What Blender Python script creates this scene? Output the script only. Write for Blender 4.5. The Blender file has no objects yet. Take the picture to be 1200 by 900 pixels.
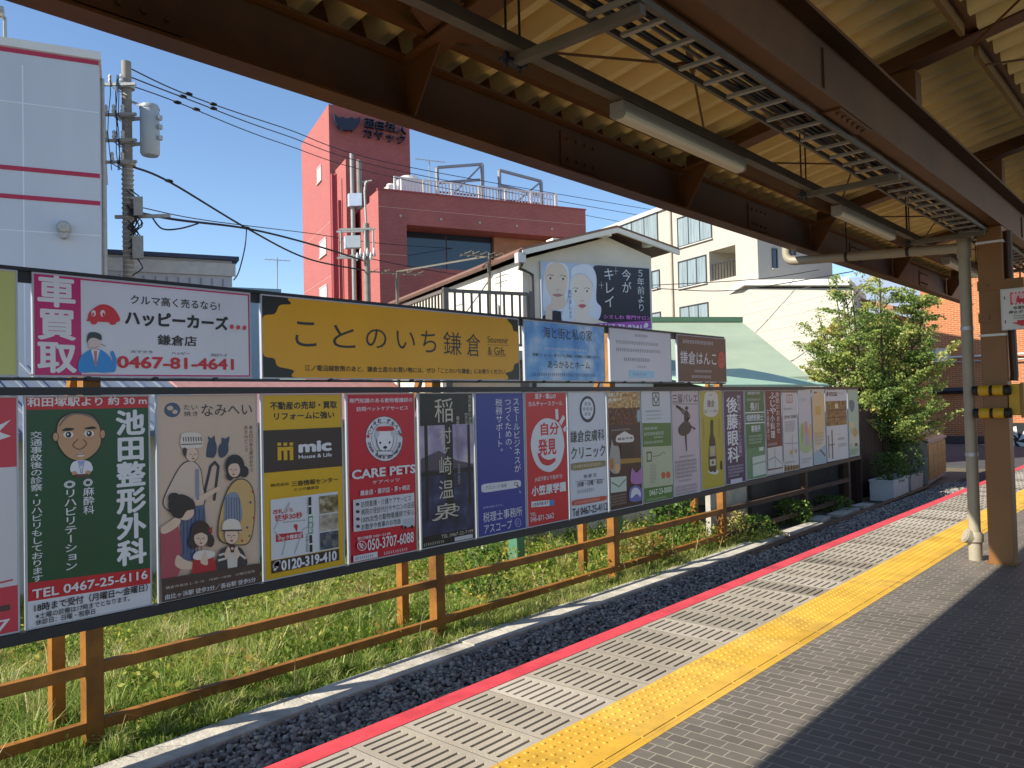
import bpy, math, random
import numpy as np
from mathutils import Vector, Matrix
random.seed(7); NR = np.random.default_rng(11)
rad = math.radians
SC = bpy.context.scene
COL = SC.collection

# ------------------------------------------------------------------ camera, sky, sun, exposure
F = 930.0; CAMP = Vector((0, 0, 1.6))
ROT = Matrix(((0.6658544, -0.0024067, -0.74607783), (-0.74569977, -0.03414007, -0.66540687), (-0.02386971, 0.99941416, -0.02452699)))
cd = bpy.data.cameras.new('camera'); cam = bpy.data.objects.new('camera', cd); COL.objects.link(cam)
cd.sensor_width = 36; cd.lens = 36 * F / 1200; cd.clip_start = 0.05; cd.clip_end = 2000
cam.matrix_world = Matrix.Translation(CAMP) @ ROT.to_4x4()
SC.camera = cam
SUN_EL, SUN_AZ = rad(36.3), rad(154)          # azimuth counted from +X towards +Y
sd = Vector((math.cos(SUN_EL) * math.cos(SUN_AZ), math.cos(SUN_EL) * math.sin(SUN_AZ), math.sin(SUN_EL)))
W = bpy.data.worlds.new('World'); SC.world = W; W.use_nodes = True
nt = W.node_tree; bg = nt.nodes['Background']; sky = nt.nodes.new('ShaderNodeTexSky')
sky.sky_type = 'NISHITA'; sky.sun_disc = False; sky.sun_elevation = SUN_EL
sky.sun_rotation = math.atan2(sd.x, sd.y); sky.air_density = 1.0; sky.dust_density = 0.0; sky.ozone_density = 4.0
nt.links.new(sky.outputs[0], bg.inputs[0]); bg.inputs[1].default_value = 0.12
sl = bpy.data.lights.new('sun', 'SUN'); sl.energy = 4.8; sl.angle = rad(0.5); sl.color = (1, 0.93, 0.81)
so = bpy.data.objects.new('sun', sl); COL.objects.link(so); so.rotation_euler = sd.to_track_quat('Z', 'Y').to_euler()
SC.view_settings.view_transform = 'Standard'; SC.view_settings.look = 'None'
SC.view_settings.exposure = 0.68; SC.view_settings.gamma = 1
SC.cycles.use_denoising = True
SC.cycles.max_bounces = 8; SC.cycles.diffuse_bounces = 4; SC.cycles.transparent_max_bounces = 8

# ------------------------------------------------------------------ measuring helpers: a viewing ray met with a real plane
def ray(px, py): return ROT @ Vector(((px - 600) / F, -(py - 450) / F, -1.0))
def onY(px, py, Y): r = ray(px, py); return CAMP + r * (Y / r.y)
def onX(px, py, X): r = ray(px, py); return CAMP + r * (X / r.x)
def onZ(px, py, Z): r = ray(px, py); return CAMP + r * ((Z - CAMP.z) / r.z)
def onD(px, py, D): r = ray(px, py); return CAMP + r * (D / math.hypot(r.x, r.y))
def onV(px, py, P, th):                      # vertical plane through P along heading th (degrees)
    n = Vector((-math.sin(rad(th)), math.cos(rad(th)), 0)); r = ray(px, py)
    return CAMP + r * ((P - CAMP).dot(n) / r.dot(n))
def head(th): return Vector((math.cos(rad(th)), math.sin(rad(th)), 0))
UP = Vector((0, 0, 1))

# ------------------------------------------------------------------ materials
def lin(h):
    h = h.lstrip('#'); v = [int(h[i:i + 2], 16) / 255 for i in (0, 2, 4)]
    return tuple(c / 12.92 if c <= 0.04045 else ((c + 0.055) / 1.055) ** 2.4 for c in v) + (1,)
MATS = {}
def mat(name, col, rough=0.6, var=0.12, scale=3.0, bump=0.0, bscale=40.0, metal=0.0, spec=0.5, stain=0.0, stretch=None):
    if name in MATS: return MATS[name]
    m = bpy.data.materials.new(name); m.use_nodes = True; t = m.node_tree; b = t.nodes['Principled BSDF']
    c = lin(col) if isinstance(col, str) else tuple(col) + (1,)
    b.inputs['Roughness'].default_value = rough; b.inputs['Metallic'].default_value = metal
    b.inputs['Specular IOR Level'].default_value = spec; b.inputs['Base Color'].default_value = c
    if var > 0 or bump > 0 or stain > 0:
        tc = t.nodes.new('ShaderNodeTexCoord'); src = tc.outputs['Object']
        if stretch:
            mp = t.nodes.new('ShaderNodeMapping'); mp.inputs['Scale'].default_value = stretch
            t.links.new(src, mp.inputs[0]); src = mp.outputs[0]
    if var > 0:
        n = t.nodes.new('ShaderNodeTexNoise'); n.inputs['Scale'].default_value = scale; n.inputs['Detail'].default_value = 6; n.inputs['Roughness'].default_value = 0.65
        t.links.new(src, n.inputs[0])
        r = t.nodes.new('ShaderNodeValToRGB'); r.color_ramp.elements[0].position = 0.3; r.color_ramp.elements[1].position = 0.7
        r.color_ramp.elements[0].color = tuple(max(0, x * (1 - var)) for x in c[:3]) + (1,)
        r.color_ramp.elements[1].color = tuple(min(1, x * (1 + var)) for x in c[:3]) + (1,)
        t.links.new(n.outputs[0], r.inputs[0]); out = r.outputs[0]
        if stain > 0:
            n2 = t.nodes.new('ShaderNodeTexNoise'); n2.inputs['Scale'].default_value = scale * 0.35; n2.inputs['Detail'].default_value = 9
            t.links.new(src, n2.inputs[0])
            r2 = t.nodes.new('ShaderNodeValToRGB'); r2.color_ramp.elements[0].position = 0.5; r2.color_ramp.elements[1].position = 0.72
            r2.color_ramp.elements[0].color = (1, 1, 1, 1); r2.color_ramp.elements[1].color = (1 - stain,) * 3 + (1,)
            t.links.new(n2.outputs[0], r2.inputs[0])
            mx = t.nodes.new('ShaderNodeMixRGB'); mx.blend_type = 'MULTIPLY'; mx.inputs[0].default_value = 1
            t.links.new(out, mx.inputs[1]); t.links.new(r2.outputs[0], mx.inputs[2]); out = mx.outputs[0]
        t.links.new(out, b.inputs['Base Color'])
    if bump > 0:
        n3 = t.nodes.new('ShaderNodeTexNoise'); n3.inputs['Scale'].default_value = bscale; n3.inputs['Detail'].default_value = 5
        t.links.new(src, n3.inputs[0]); bp = t.nodes.new('ShaderNodeBump'); bp.inputs['Strength'].default_value = bump; bp.inputs['Distance'].default_value = 0.02
        t.links.new(n3.outputs[0], bp.inputs['Height']); t.links.new(bp.outputs[0], b.inputs['Normal'])
    MATS[name] = m; return m
def brickmat(name, c1, c2, mortar, bw, bh, ms, rough=0.8, axes='XZ', offset=0.5, bump=0.6, theta=0, var=0.25, squash=1.0, nscale=1.2):
    m = bpy.data.materials.new(name); m.use_nodes = True; t = m.node_tree; b = t.nodes['Principled BSDF']
    b.inputs['Roughness'].default_value = rough
    tc = t.nodes.new('ShaderNodeTexCoord'); sp = t.nodes.new('ShaderNodeSeparateXYZ'); cb = t.nodes.new('ShaderNodeCombineXYZ')
    src = tc.outputs['Object']
    if theta:
        mp = t.nodes.new('ShaderNodeMapping'); mp.vector_type = 'TEXTURE'; mp.inputs['Rotation'].default_value = (0, 0, rad(theta)); t.links.new(src, mp.inputs[0]); src = mp.outputs[0]
    t.links.new(src, sp.inputs[0]); t.links.new(sp.outputs[axes[0]], cb.inputs[0]); t.links.new(sp.outputs[axes[1]], cb.inputs[1])
    k = t.nodes.new('ShaderNodeTexBrick'); k.offset = offset; k.squash = squash; k.squash_frequency = 2; k.inputs['Scale'].default_value = 1
    k.inputs['Brick Width'].default_value = bw; k.inputs['Row Height'].default_value = bh; k.inputs['Mortar Size'].default_value = ms
    k.inputs['Mortar Smooth'].default_value = 0.15; k.inputs['Bias'].default_value = 0
    k.inputs['Color1'].default_value = lin(c1); k.inputs['Color2'].default_value = lin(c2); k.inputs['Mortar'].default_value = lin(mortar)
    t.links.new(cb.outputs[0], k.inputs[0])
    n = t.nodes.new('ShaderNodeTexNoise'); n.inputs['Scale'].default_value = nscale; n.inputs['Detail'].default_value = 8; n.inputs['Roughness'].default_value = 0.7
    t.links.new(tc.outputs['Object'], n.inputs[0])
    r = t.nodes.new('ShaderNodeValToRGB'); r.color_ramp.elements[0].position = 0.3; r.color_ramp.elements[1].position = 0.7
    r.color_ramp.elements[0].color = (1 - var,) * 3 + (1,); r.color_ramp.elements[1].color = (1, 1, 1, 1)
    t.links.new(n.outputs[0], r.inputs[0])
    mx = t.nodes.new('ShaderNodeMixRGB'); mx.blend_type = 'MULTIPLY'; mx.inputs[0].default_value = 1
    t.links.new(k.outputs[0], mx.inputs[1]); t.links.new(r.outputs[0], mx.inputs[2]); t.links.new(mx.outputs[0], b.inputs['Base Color'])
    bp = t.nodes.new('ShaderNodeBump'); bp.inputs['Strength'].default_value = bump; bp.inputs['Distance'].default_value = 0.006; bp.invert = True
    t.links.new(k.outputs['Fac'], bp.inputs['Height']); t.links.new(bp.outputs[0], b.inputs['Normal'])
    MATS[name] = m; return m
def glassmat(name, col, rough=0.05):
    m = bpy.data.materials.new(name); m.use_nodes = True; b = m.node_tree.nodes['Principled BSDF']
    b.inputs['Base Color'].default_value = lin(col); b.inputs['Roughness'].default_value = rough; b.inputs['Specular IOR Level'].default_value = 0.9
    MATS[name] = m; return m
def leafmat(name, ramp, trans=0.35, rough=0.5):
    m = bpy.data.materials.new(name); m.use_nodes = True; t = m.node_tree; b = t.nodes['Principled BSDF']; o = t.nodes['Material Output']
    a = t.nodes.new('ShaderNodeAttribute'); a.attribute_name = 'tone'; a.attribute_type = 'GEOMETRY'
    r = t.nodes.new('ShaderNodeValToRGB')
    while len(r.color_ramp.elements) < len(ramp): r.color_ramp.elements.new(0.5)
    for i, (p, c) in enumerate(ramp): r.color_ramp.elements[i].position = p; r.color_ramp.elements[i].color = lin(c)
    t.links.new(a.outputs['Fac'], r.inputs[0]); t.links.new(r.outputs[0], b.inputs['Base Color']); b.inputs['Roughness'].default_value = rough
    b.inputs['Specular IOR Level'].default_value = 0.3
    tr = t.nodes.new('ShaderNodeBsdfTranslucent'); t.links.new(r.outputs[0], tr.inputs[0]); ms = t.nodes.new('ShaderNodeMixShader'); ms.inputs[0].default_value = trans
    t.links.new(b.outputs[0], ms.inputs[1]); t.links.new(tr.outputs[0], ms.inputs[2]); t.links.new(ms.outputs[0], o.inputs['Surface'])
    MATS[name] = m; return m

# ------------------------------------------------------------------ mesh helpers
LOC = {}
class MB:
    def __init__(s): s.v = []; s.f = []; s.mi = []; s.k = 0
    def add(s, vs, fs, k=None):
        n = len(s.v); s.v += [tuple(v) for v in vs]; s.f += [tuple(i + n for i in f) for f in fs]; s.mi += [s.k if k is None else k] * len(fs); return s
    def box(s, lo, hi, k=None):
        x0, y0, z0 = lo; x1, y1, z1 = hi
        return s.add([(x0, y0, z0), (x1, y0, z0), (x1, y1, z0), (x0, y1, z0), (x0, y0, z1), (x1, y0, z1), (x1, y1, z1), (x0, y1, z1)],
                     [(0, 3, 2, 1), (4, 5, 6, 7), (0, 1, 5, 4), (1, 2, 6, 5), (2, 3, 7, 6), (3, 0, 4, 7)], k)
    def obox(s, P, a, b, c, k=None):          # corner P and three edge vectors
        P, a, b, c = (Vector(q) for q in (P, a, b, c))
        vs = [P, P + a, P + a + b, P + b, P + c, P + a + c, P + a + b + c, P + b + c]
        fs = [(0, 3, 2, 1), (4, 5, 6, 7), (0, 1, 5, 4), (1, 2, 6, 5), (2, 3, 7, 6), (3, 0, 4, 7)]
        if a.cross(b).dot(c) < 0: fs = [f[::-1] for f in fs]
        return s.add(vs, fs, k)
    def bar(s, p, q, w, h=None, up=(0, 0, 1), k=None):   # rectangular bar from p to q
        p, q = Vector(p), Vector(q); h = h or w; d = (q - p); x = d.cross(Vector(up))
        if x.length < 1e-6: x = d.cross(Vector((0, 1, 0)))
        x.normalize(); y = x.cross(d).normalized()
        return s.obox(p - x * w / 2 - y * h / 2, x * w, y * h, d, k)
    def tube(s, pts, r, n=8, k=None, cap=True):
        pts = [Vector(p) for p in pts]; rs = r if isinstance(r, (list, tuple)) else [r] * len(pts); vs = []; fs = []; ref = None
        for i, p in enumerate(pts):
            d = (pts[min(i + 1, len(pts) - 1)] - pts[max(i - 1, 0)]).normalized()
            if ref is None: ref = Vector((0, 0, 1)) if abs(d.z) < 0.9 else Vector((1, 0, 0))
            x = d.cross(ref).normalized(); y = x.cross(d).normalized(); ref = y
            for j in range(n): a = 2 * math.pi * j / n; vs.append(p + (x * math.cos(a) + y * math.sin(a)) * rs[i])
        for i in range(len(pts) - 1):
            for j in range(n): fs.append((i * n + j, i * n + (j + 1) % n, (i + 1) * n + (j + 1) % n, (i + 1) * n + j))
        if cap: fs.append(tuple(range(n))[::-1]); fs.append(tuple((len(pts) - 1) * n + j for j in range(n)))
        return s.add(vs, fs, k)
    def prism(s, poly, ext, k=None):          # planar polygon pushed along ext
        e = Vector(ext); n = len(poly); vs = [Vector(p) for p in poly] + [Vector(p) + e for p in poly]
        nrm = Vector((0, 0, 0))
        for i in range(n): nrm += Vector(poly[i]).cross(Vector(poly[(i + 1) % n]))
        fs = [tuple(range(n))[::-1], tuple(range(n, 2 * n))] + [(i, (i + 1) % n, n + (i + 1) % n, n + i) for i in range(n)]
        if nrm.dot(e) < 0: fs = [f[::-1] for f in fs]
        return s.add(vs, fs, k)
    def ball(s, c, r, nu=8, nv=5, k=None):
        c = Vector(c); r = r if isinstance(r, (tuple, list)) else (r, r, r); vs = [c + Vector((0, 0, -r[2]))]; fs = []
        for i in range(1, nv):
            b = -math.pi / 2 + math.pi * i / nv
            for j in range(nu): a = 2 * math.pi * j / nu; vs.append(c + Vector((r[0] * math.cos(b) * math.cos(a), r[1] * math.cos(b) * math.sin(a), r[2] * math.sin(b))))
        vs.append(c + Vector((0, 0, r[2]))); m = len(vs) - 1
        for j in range(nu): fs.append((0, 1 + (j + 1) % nu, 1 + j)); fs.append((m, m - nu + j, m - nu + (j + 1) % nu))
        for i in range(nv - 2):
            for j in range(nu): fs.append((1 + i * nu + j, 1 + i * nu + (j + 1) % nu, 1 + (i + 1) * nu + (j + 1) % nu, 1 + (i + 1) * nu + j))
        return s.add(vs, fs, k)
    def mesh(s, m, at=(0, 0, 0), k=None): return s.add([Vector(v) + Vector(at) for v in m[0]], m[1], k)
    def put(s, name, mats, parent=None, smooth=False, bevel=0, **props):
        me = bpy.data.meshes.new(name); off = LOC[parent.name] if parent else Vector((0, 0, 0))
        base = props.pop('loc', None)
        if parent is None and base is not None: off = Vector(base)
        me.from_pydata([(v[0] - off.x, v[1] - off.y, v[2] - off.z) for v in s.v], [], s.f)
        for m in (mats if isinstance(mats, (list, tuple)) else [mats]): me.materials.append(m)
        if isinstance(mats, (list, tuple)) and len(mats) > 1: me.polygons.foreach_set('material_index', s.mi)
        if smooth: me.polygons.foreach_set('use_smooth', [True] * len(me.polygons))
        me.update(); o = bpy.data.objects.new(name, me); COL.objects.link(o)
        if parent: o.parent = parent
        else: o.location = off
        LOC[o.name] = off.copy()
        if smooth:
            me.set_sharp_from_angle(angle=rad(40))
        if bevel:
            bv = o.modifiers.new('bevel', 'BEVEL'); bv.width = bevel; bv.segments = 2; bv.limit_method = 'ANGLE'
        for k, v in props.items(): o[k] = v
        return o
def thing(name, label, cat, loc=(0, 0, 0), group=None):
    o = bpy.data.objects.new(name, None); COL.objects.link(o); o.location = loc; o.empty_display_size = 0.2
    o['label'] = label; o['category'] = cat
    if group: o['group'] = group
    LOC[o.name] = Vector(loc); return o
def nmesh(name, V, Fa, mats, tone=None, **props):     # numpy arrays to a mesh of equal-sized faces
    me = bpy.data.meshes.new(name); n = Fa.shape[1]
    me.vertices.add(len(V)); me.vertices.foreach_set('co', V.astype(np.float32).ravel())
    me.loops.add(Fa.size); me.loops.foreach_set('vertex_index', Fa.astype(np.int32).ravel())
    me.polygons.add(len(Fa)); me.polygons.foreach_set('loop_start', np.arange(0, Fa.size, n, dtype=np.int32))
    me.update(calc_edges=True); me.validate()
    if tone is not None:
        a = me.attributes.new('tone', 'FLOAT', 'POINT'); a.data.foreach_set('value', tone.astype(np.float32))
    me.materials.append(mats); o = bpy.data.objects.new(name, me)
    par = props.pop('parent', None); COL.objects.link(o)
    if par: o.parent = par
    for k, v in props.items(): o[k] = v
    return o

# common materials
M_steel = mat('brown_paint', '#66401a', 0.5, 0.22, 2.5, 0.08, 60, stain=0.35)
M_rust = mat('orange_brown_paint', '#93601f', 0.6, 0.28, 5, 0.12, 50, stain=0.5)
M_black = mat('black_metal', '#23262b', 0.45, 0.15, 3)
M_alu = mat('aluminium', '#b9bcc0', 0.4, 0.06, 6, metal=0.4)
M_galv = mat('galvanised', '#a9a89f', 0.5, 0.12, 8, metal=0.35)
M_tray = mat('tray_steel', '#6a6356', 0.5, 0.15, 8, metal=0.2, stain=0.2)
M_dark = mat('dark_rubber', '#141414', 0.6, 0.1)
M_white = mat('white_paint', '#dcdad4', 0.55, 0.05, 2)
M_conc = mat('concrete', '#a8a49a', 0.85, 0.2, 3, 0.15, 60, stain=0.3)
M_wire = mat('wire_black', '#1c1d20', 0.5, 0)
M_cream = mat('cream_sheet', '#f0d894', 0.55, 0.10, 2.0, stain=0.22)
M_pvc = mat('cream_pipe', '#a39a86', 0.5, 0.08, 3)


# ------------------------------------------------------------------ ground and platform
GZ = -1.0
M_dirt = mat('dirt', '#6f6450', 0.95, 0.3, 0.8, 0.4, 8, stain=0.3)
MB().add([(-900, -900, GZ - .02), (900, -900, GZ - .02), (900, 900, GZ - .02), (-900, 900, GZ - .02)], [(0, 1, 2, 3)]).put('ground', M_dirt, kind='structure')
M_asph = mat('asphalt', '#4a4a4c', 0.9, 0.15, 2, 0.3, 90)
MB().box((31, -40, GZ - .02), (44, 12.5, GZ + .06)).put('road', M_asph, kind='structure')
# platform slab, pavers, grating edge, tactile strip
YE, YR, YG, YT, YP = 3.24, 3.115, 3.115, 2.455, 2.05   # platform edge, red strip inner, grating, tactile, pavers
M_slab = mat('platform_concrete', '#8b877e', 0.85, 0.2, 2, 0.2, 40, stain=0.3)
PX0, PX1 = -12, 30
MB().box((PX0, -9, GZ - .02), (PX1, YE - .03, -.062)).put('platform_base', M_slab, kind='structure')
M_pave = brickmat('platform_pavers', '#6d665d', '#7d756b', '#a79f90', 0.196, 0.078, 0.0042, 0.62, axes='YX', bump=1.0, squash=0.5, var=0.3, nscale=1.6)
MB().box((PX0, -9, -.06), (PX1, YP, 0)).put('platform_paving', M_pave, kind='structure')
M_red = mat('red_edge_paint', '#d8474f', 0.6, 0.2, 7, 0.1, 80, stain=0.35)
mb = MB(); pitch = 0.312; x = 2.603 - 46 * pitch
while x < PX1:                                    # the red edge in 1.25 m lengths with a hairline joint
    x1 = min(x + 4 * pitch, PX1); mb.box((x + .002, YR + .001, -.06), (x1 - .002, YE, 0.003)); x = x1
mb.put('red_edge_line', M_red, kind='structure')
# concrete gratings: real slots, two-tone tiles
M_gr1 = mat('grating_concrete', '#a69d8d', 0.88, 0.2, 1.3, 0.15, 90, stain=0.25)
M_gr2 = mat('grating_concrete_dark', '#948b7c', 0.88, 0.25, 1.6, 0.15, 90, stain=0.35); M_gr3 = mat('grating_concrete_pale', '#b3aa9b', 0.88, 0.18, 1.1, 0.15, 90, stain=0.3)
M_slot = mat('slot_bottom_shade', '#26241f', 0.9, 0.1)  # near-black colour paints in the shade at the bottom of the slots
V = []; Q = []; QM = []
def quad(a, b, c, d, m): n = len(V); V.extend((a, b, c, d)); Q.append((n, n + 1, n + 2, n + 3)); QM.append(m)
def rect(x0, x1, y0, y1, z, m): quad((x0, y0, z), (x1, y0, z), (x1, y1, z), (x0, y1, z), m)
nsl = 11; gx0 = 2.603 - 14 * pitch; i = 0
while gx0 + i * pitch < PX1 - .3:
    a = gx0 + i * pitch + .0015; b = a + pitch - .003; y0, y1 = YT + .002, YG - .002; i += 1
    sx0, sx1 = a + .038, b - .038; dy = (y1 - y0 - .03) / nsl
    tm = random.choice((0, 0, 2, 3)); q0 = len(QM) + 2; rect(a, sx0, y0, y1, 0, 0); rect(sx1, b, y0, y1, 0, 0); yy = y0
    for j in range(nsl):
        s0 = y0 + .015 + (j + .5) * dy - .0095; s1 = s0 + .019
        rect(sx0, sx1, yy, s0, 0, 0); yy = s1
        rect(sx0, sx1, s0, s1, -.05, 1)
        quad((sx0, s0, -.05), (sx0, s0, 0), (sx1, s0, 0), (sx1, s0, -.05), 0); quad((sx1, s1, -.05), (sx1, s1, 0), (sx0, s1, 0), (sx0, s1, -.05), 0)
        quad((sx0, s1, -.05), (sx0, s1, 0), (sx0, s0, 0), (sx0, s0, -.05), 0); quad((sx1, s0, -.05), (sx1, s0, 0), (sx1, s1, 0), (sx1, s1, -.05), 0)
    rect(sx0, sx1, yy, y1, 0, 0)
    QM[q0 - 2:] = [tm if m_ == 0 else m_ for m_ in QM[q0 - 2:]]
g = MB(); g.v = V; g.f = Q; g.mi = QM
g.put('platform_grating', [M_gr1, M_slot, M_gr2, M_gr3], kind='structure')
MB().box((PX0, YT, -.0615), (PX1, YG, -.052)).put('platform_gutter', M_slot, kind='structure')
MB().box((PX0, YT, -.051), (gx0 - .001, YG, 0)).put('platform_edge_slab', M_gr1, kind='structure')
# tactile paving
M_yel = mat('tactile_yellow', '#d6aa3c', 0.65, 0.14, 5, 0.08, 90, stain=0.2)
M_yel2 = mat('tactile_yellow_worn', '#d4a944', 0.7, 0.2, 6, 0.1, 90, stain=0.3); M_yel3 = mat('tactile_yellow_dull', '#cfa236', 0.65, 0.18, 5, 0.1, 90, stain=0.3)
mb = MB(); tx = 2.909 - 40 * pitch; k = 0
while tx < PX1 - .3:
    a, b = tx + .0012, tx + pitch - .0012; mb.k = random.choice((0, 0, 0, 1, 2, 2))
    mb.box((a, YP + .031, -.06), (b, YT - .001, .002)); mb.box((a, YP + .001, -.06), (b, YP + .0302, .0015))
    if -1 < tx < 26:
        for i in range(5):
            for j in range(6):
                cx, cy = a + pitch * (i + .5) / 5, YT - .03 - j * .055; r = .0135; vs = []; n = 8
                if j == 5: continue
                for (rr, zz) in ((r, .0018), (r * .62, .0068)):
                    for q in range(n): an = 2 * math.pi * q / n; vs.append((cx + rr * math.cos(an), cy + rr * math.sin(an), zz))
                mb.add(vs, [(q, (q + 1) % n, n + (q + 1) % n, n + q) for q in range(n)] + [tuple(range(n, 2 * n))])
        mb.tube([(a + .006, YP + .055, .0), (b - .006, YP + .055, .0)], .007, 6)
    tx += pitch
mb.put('tactile_paving', [M_yel, M_yel2, M_yel3], kind='structure')
# track bed
M_bed = mat('track_bed', '#35363a', 0.95, 0.4, 14, 0.8, 30)
MB().box((-30, YE - .02, GZ - .02), (60, 5.86, GZ + .02)).put('track_bed', M_bed, kind='structure')
for yy in (3.85, 4.917):
    r = thing('rail', 'worn steel rail on the dark ballast ' + ('nearer the platform edge' if yy < 4 else 'nearer the concrete kerb'), 'rail', (-20, yy, GZ), 'track rails')
    m = MB(); m.box((-20, yy - .06, GZ + .021), (60, yy + .06, GZ + .034)); m.box((-20, yy - .01, GZ + .034), (60, yy + .01, GZ + .12)); m.put('web', mat('rust_rail', '#5b3c28', 0.8, 0.2), r)
    MB().box((-20, yy - .032, GZ + .12), (60, yy + .032, GZ + .15)).put('head', mat('rail_steel', '#77736e', 0.3, 0.05, metal=0.8), r)
# ballast stones
ico_v = np.array([(-1, 1.618, 0), (1, 1.618, 0), (-1, -1.618, 0), (1, -1.618, 0), (0, -1, 1.618), (0, 1, 1.618), (0, -1, -1.618), (0, 1, -1.618), (1.618, 0, -1), (1.618, 0, 1), (-1.618, 0, -1), (-1.618, 0, 1)]) / 1.9
ico_f = np.array([(0, 11, 5), (0, 5, 1), (0, 1, 7), (0, 7, 10), (0, 10, 11), (1, 5, 9), (5, 11, 4), (11, 10, 2), (10, 7, 6), (7, 1, 8), (3, 9, 4), (3, 4, 2), (3, 2, 6), (3, 6, 8), (3, 8, 9), (4, 9, 5), (2, 4, 11), (6, 2, 10), (8, 6, 7), (9, 8, 1)])
def stones(N, x, y, z, smin, smax):
    s = NR.uniform(smin, smax, (N, 1, 1)) * NR.uniform(.6, 1.15, (N, 1, 3)); s[:, :, 2] *= .75
    v = ico_v[None] * (1 + NR.uniform(-.38, .3, (N, 12, 1))) * s
    a = NR.uniform(0, 6.28, N); c, sn = np.cos(a)[:, None], np.sin(a)[:, None]
    vx = v[:, :, 0] * c - v[:, :, 1] * sn; vy = v[:, :, 0] * sn + v[:, :, 1] * c
    v = np.stack([vx + x[:, None], vy + y[:, None], v[:, :, 2] + z[:, None]], -1)
    f = ico_f[None] + (np.arange(N) * 12)[:, None, None]
    return v.reshape(-1, 3), f.reshape(-1, 3), np.repeat(NR.random(N), 12)
N = 26000; xs = 0.5 + 25 * NR.random(N) ** 1.5; ys = NR.uniform(4.75, 5.87, N); 
xs = np.concatenate([xs, 25 * NR.random(16000) ** 1.3]); ys = np.concatenate([ys, NR.uniform(3.28, 4.75, 16000)])
keep = (np.abs(ys - 4.917) > .08) & (np.abs(ys - 3.85) > .08); xs, ys = xs[keep], ys[keep]; N = len(xs)
zs = GZ + .02 + NR.random(N) * .03
m_st = leafmat('ballast_stone', [(0, '#5a5753'), (.5, '#908b85'), (.85, '#aea89e'), (1, '#beb09a')], 0.0, 0.85)
sv, sf, st = stones(N, xs, ys, zs, .015, .036)
nmesh('ballast', sv, sf, m_st, st, kind='stuff')
# concrete kerb beside the grass, slightly crooked lengths
M_kerb = mat('kerb_concrete', '#c0b9a9', 0.9, 0.28, 5, 0.5, 30, stain=0.5)
mb = MB(); x = -6.0
while x < 12.6:
    L = 1.99 if x < 11 else 1.2; d = random.uniform(-.012, .012); e = .02 * max(0, x - 8); bend = -.045 * max(0, 5.2 - x) ** 1.15 * .9
    b2 = -.045 * max(0, 5.2 - x - L) ** 1.15 * .9; mb.obox((x + .004, 5.86 + d + e * .6 + max(bend, -.62), GZ - .02), (L - .008, random.uniform(-.01, .01) + .006 + max(b2, -.62) - max(bend, -.62), 0), (0, .36, 0), (0, 0, .10 + random.uniform(-.008, .008))); x += L
mb.put('kerb', M_kerb, kind='structure', bevel=.008)
for (x0, y0, L, w, a) in ((13.0, 6.02, 1.3, .34, 3), (14.6, 6.1, 1.5, .3, -2), (16.4, 6.2, .7, .3, 6), (17.4, 6.12, 1.2, .33, 2), (19.0, 6.2, .6, .3, -5)):
    h = head(a); n = Vector((-h.y, h.x, 0))
    o = MB().obox((x0, y0, GZ - .02), h * L, n * w, (0, 0, .07)).put('kerb_slab', M_kerb, bevel=.01, loc=(x0, y0, GZ))
    o['label'] = 'broken pale concrete kerb slab lying beside the track below the far boards'; o['category'] = 'slab'; o['group'] = 'broken kerb slabs'
o = MB().tube([(12.2, 5.8, GZ + .05), (14.5, 5.82, GZ + .07), (18, 5.9, GZ + .06), (21.5, 6.02, GZ + .05), (24, 6.1, GZ + .05)], .045, 6).put('old_rail', mat('rusty_iron', '#6a5440', 0.85, 0.25, 6), loc=(12.2, 5.8, GZ))
o['label'] = 'rusty old rail lying along the kerb below the far boards'; o['category'] = 'rail'

# ------------------------------------------------------------------ grass, weeds
def blades(N, x, y, h, lean, w):
    a = NR.uniform(0, 6.28, N); d = NR.uniform(0, 6.28, N); z0 = np.full(N, GZ - .01)
    px, py = np.cos(a) * w, np.sin(a) * w; lx, ly = np.cos(d) * lean * h, np.sin(d) * lean * h
    v = np.zeros((N, 5, 3))
    v[:, 0] = np.stack([x - px, y - py, z0], -1); v[:, 1] = np.stack([x + px, y + py, z0], -1)
    v[:, 2] = np.stack([x + px * .75 + lx * .35, y + py * .75 + ly * .35, z0 + h * .6], -1); v[:, 3] = np.stack([x - px * .75 + lx * .35, y - py * .75 + ly * .35, z0 + h * .6], -1)
    v[:, 4] = np.stack([x + lx, y + ly, z0 + h * (1 - .25 * lean)], -1)
    b = (np.arange(N) * 5)[:, None]
    f = np.concatenate([b + np.array([[0, 1, 2]]), b + np.array([[0, 2, 3]]), b + np.array([[3, 2, 4]])], 0)
    return v.reshape(-1, 3), f
def patch(x, y, s, seed):
    r = np.random.default_rng(seed); o = np.zeros_like(x)
    for k in range(7): o += np.sin(x * r.uniform(.4, 1.6) / s + r.uniform(0, 6)) * np.sin(y * r.uniform(.4, 1.6) / s + r.uniform(0, 6))
    return o / 3
m_grass = leafmat('grass_blade', [(0, '#5a7430'), (.28, '#86a044'), (.55, '#b3ba66'), (.78, '#d0c68a'), (1, '#dcca9c')], 0.5)
N = 190000; xs = -2.5 + 17 * NR.random(N) ** 1.25; ys = 6.19 + np.maximum(-.6, -.04 * .9 * np.maximum(0, 5.0 - xs) ** 1.15) * (NR.random(N) < .35) + 6.3 * NR.random(N) ** 1.3
ptc = patch(xs, ys, .8, 3); h = (.08 + .12 * NR.random(N)) * (1 + .55 * ptc) * np.where(ys < 6.5, .75, 1.1); h = np.where((np.sin(xs * 2.1) + np.sin(xs * 5.3 + 1) > .2) & (ys < 6.5), h * 1.35, h); h = np.clip(h, .04, .5)
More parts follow.
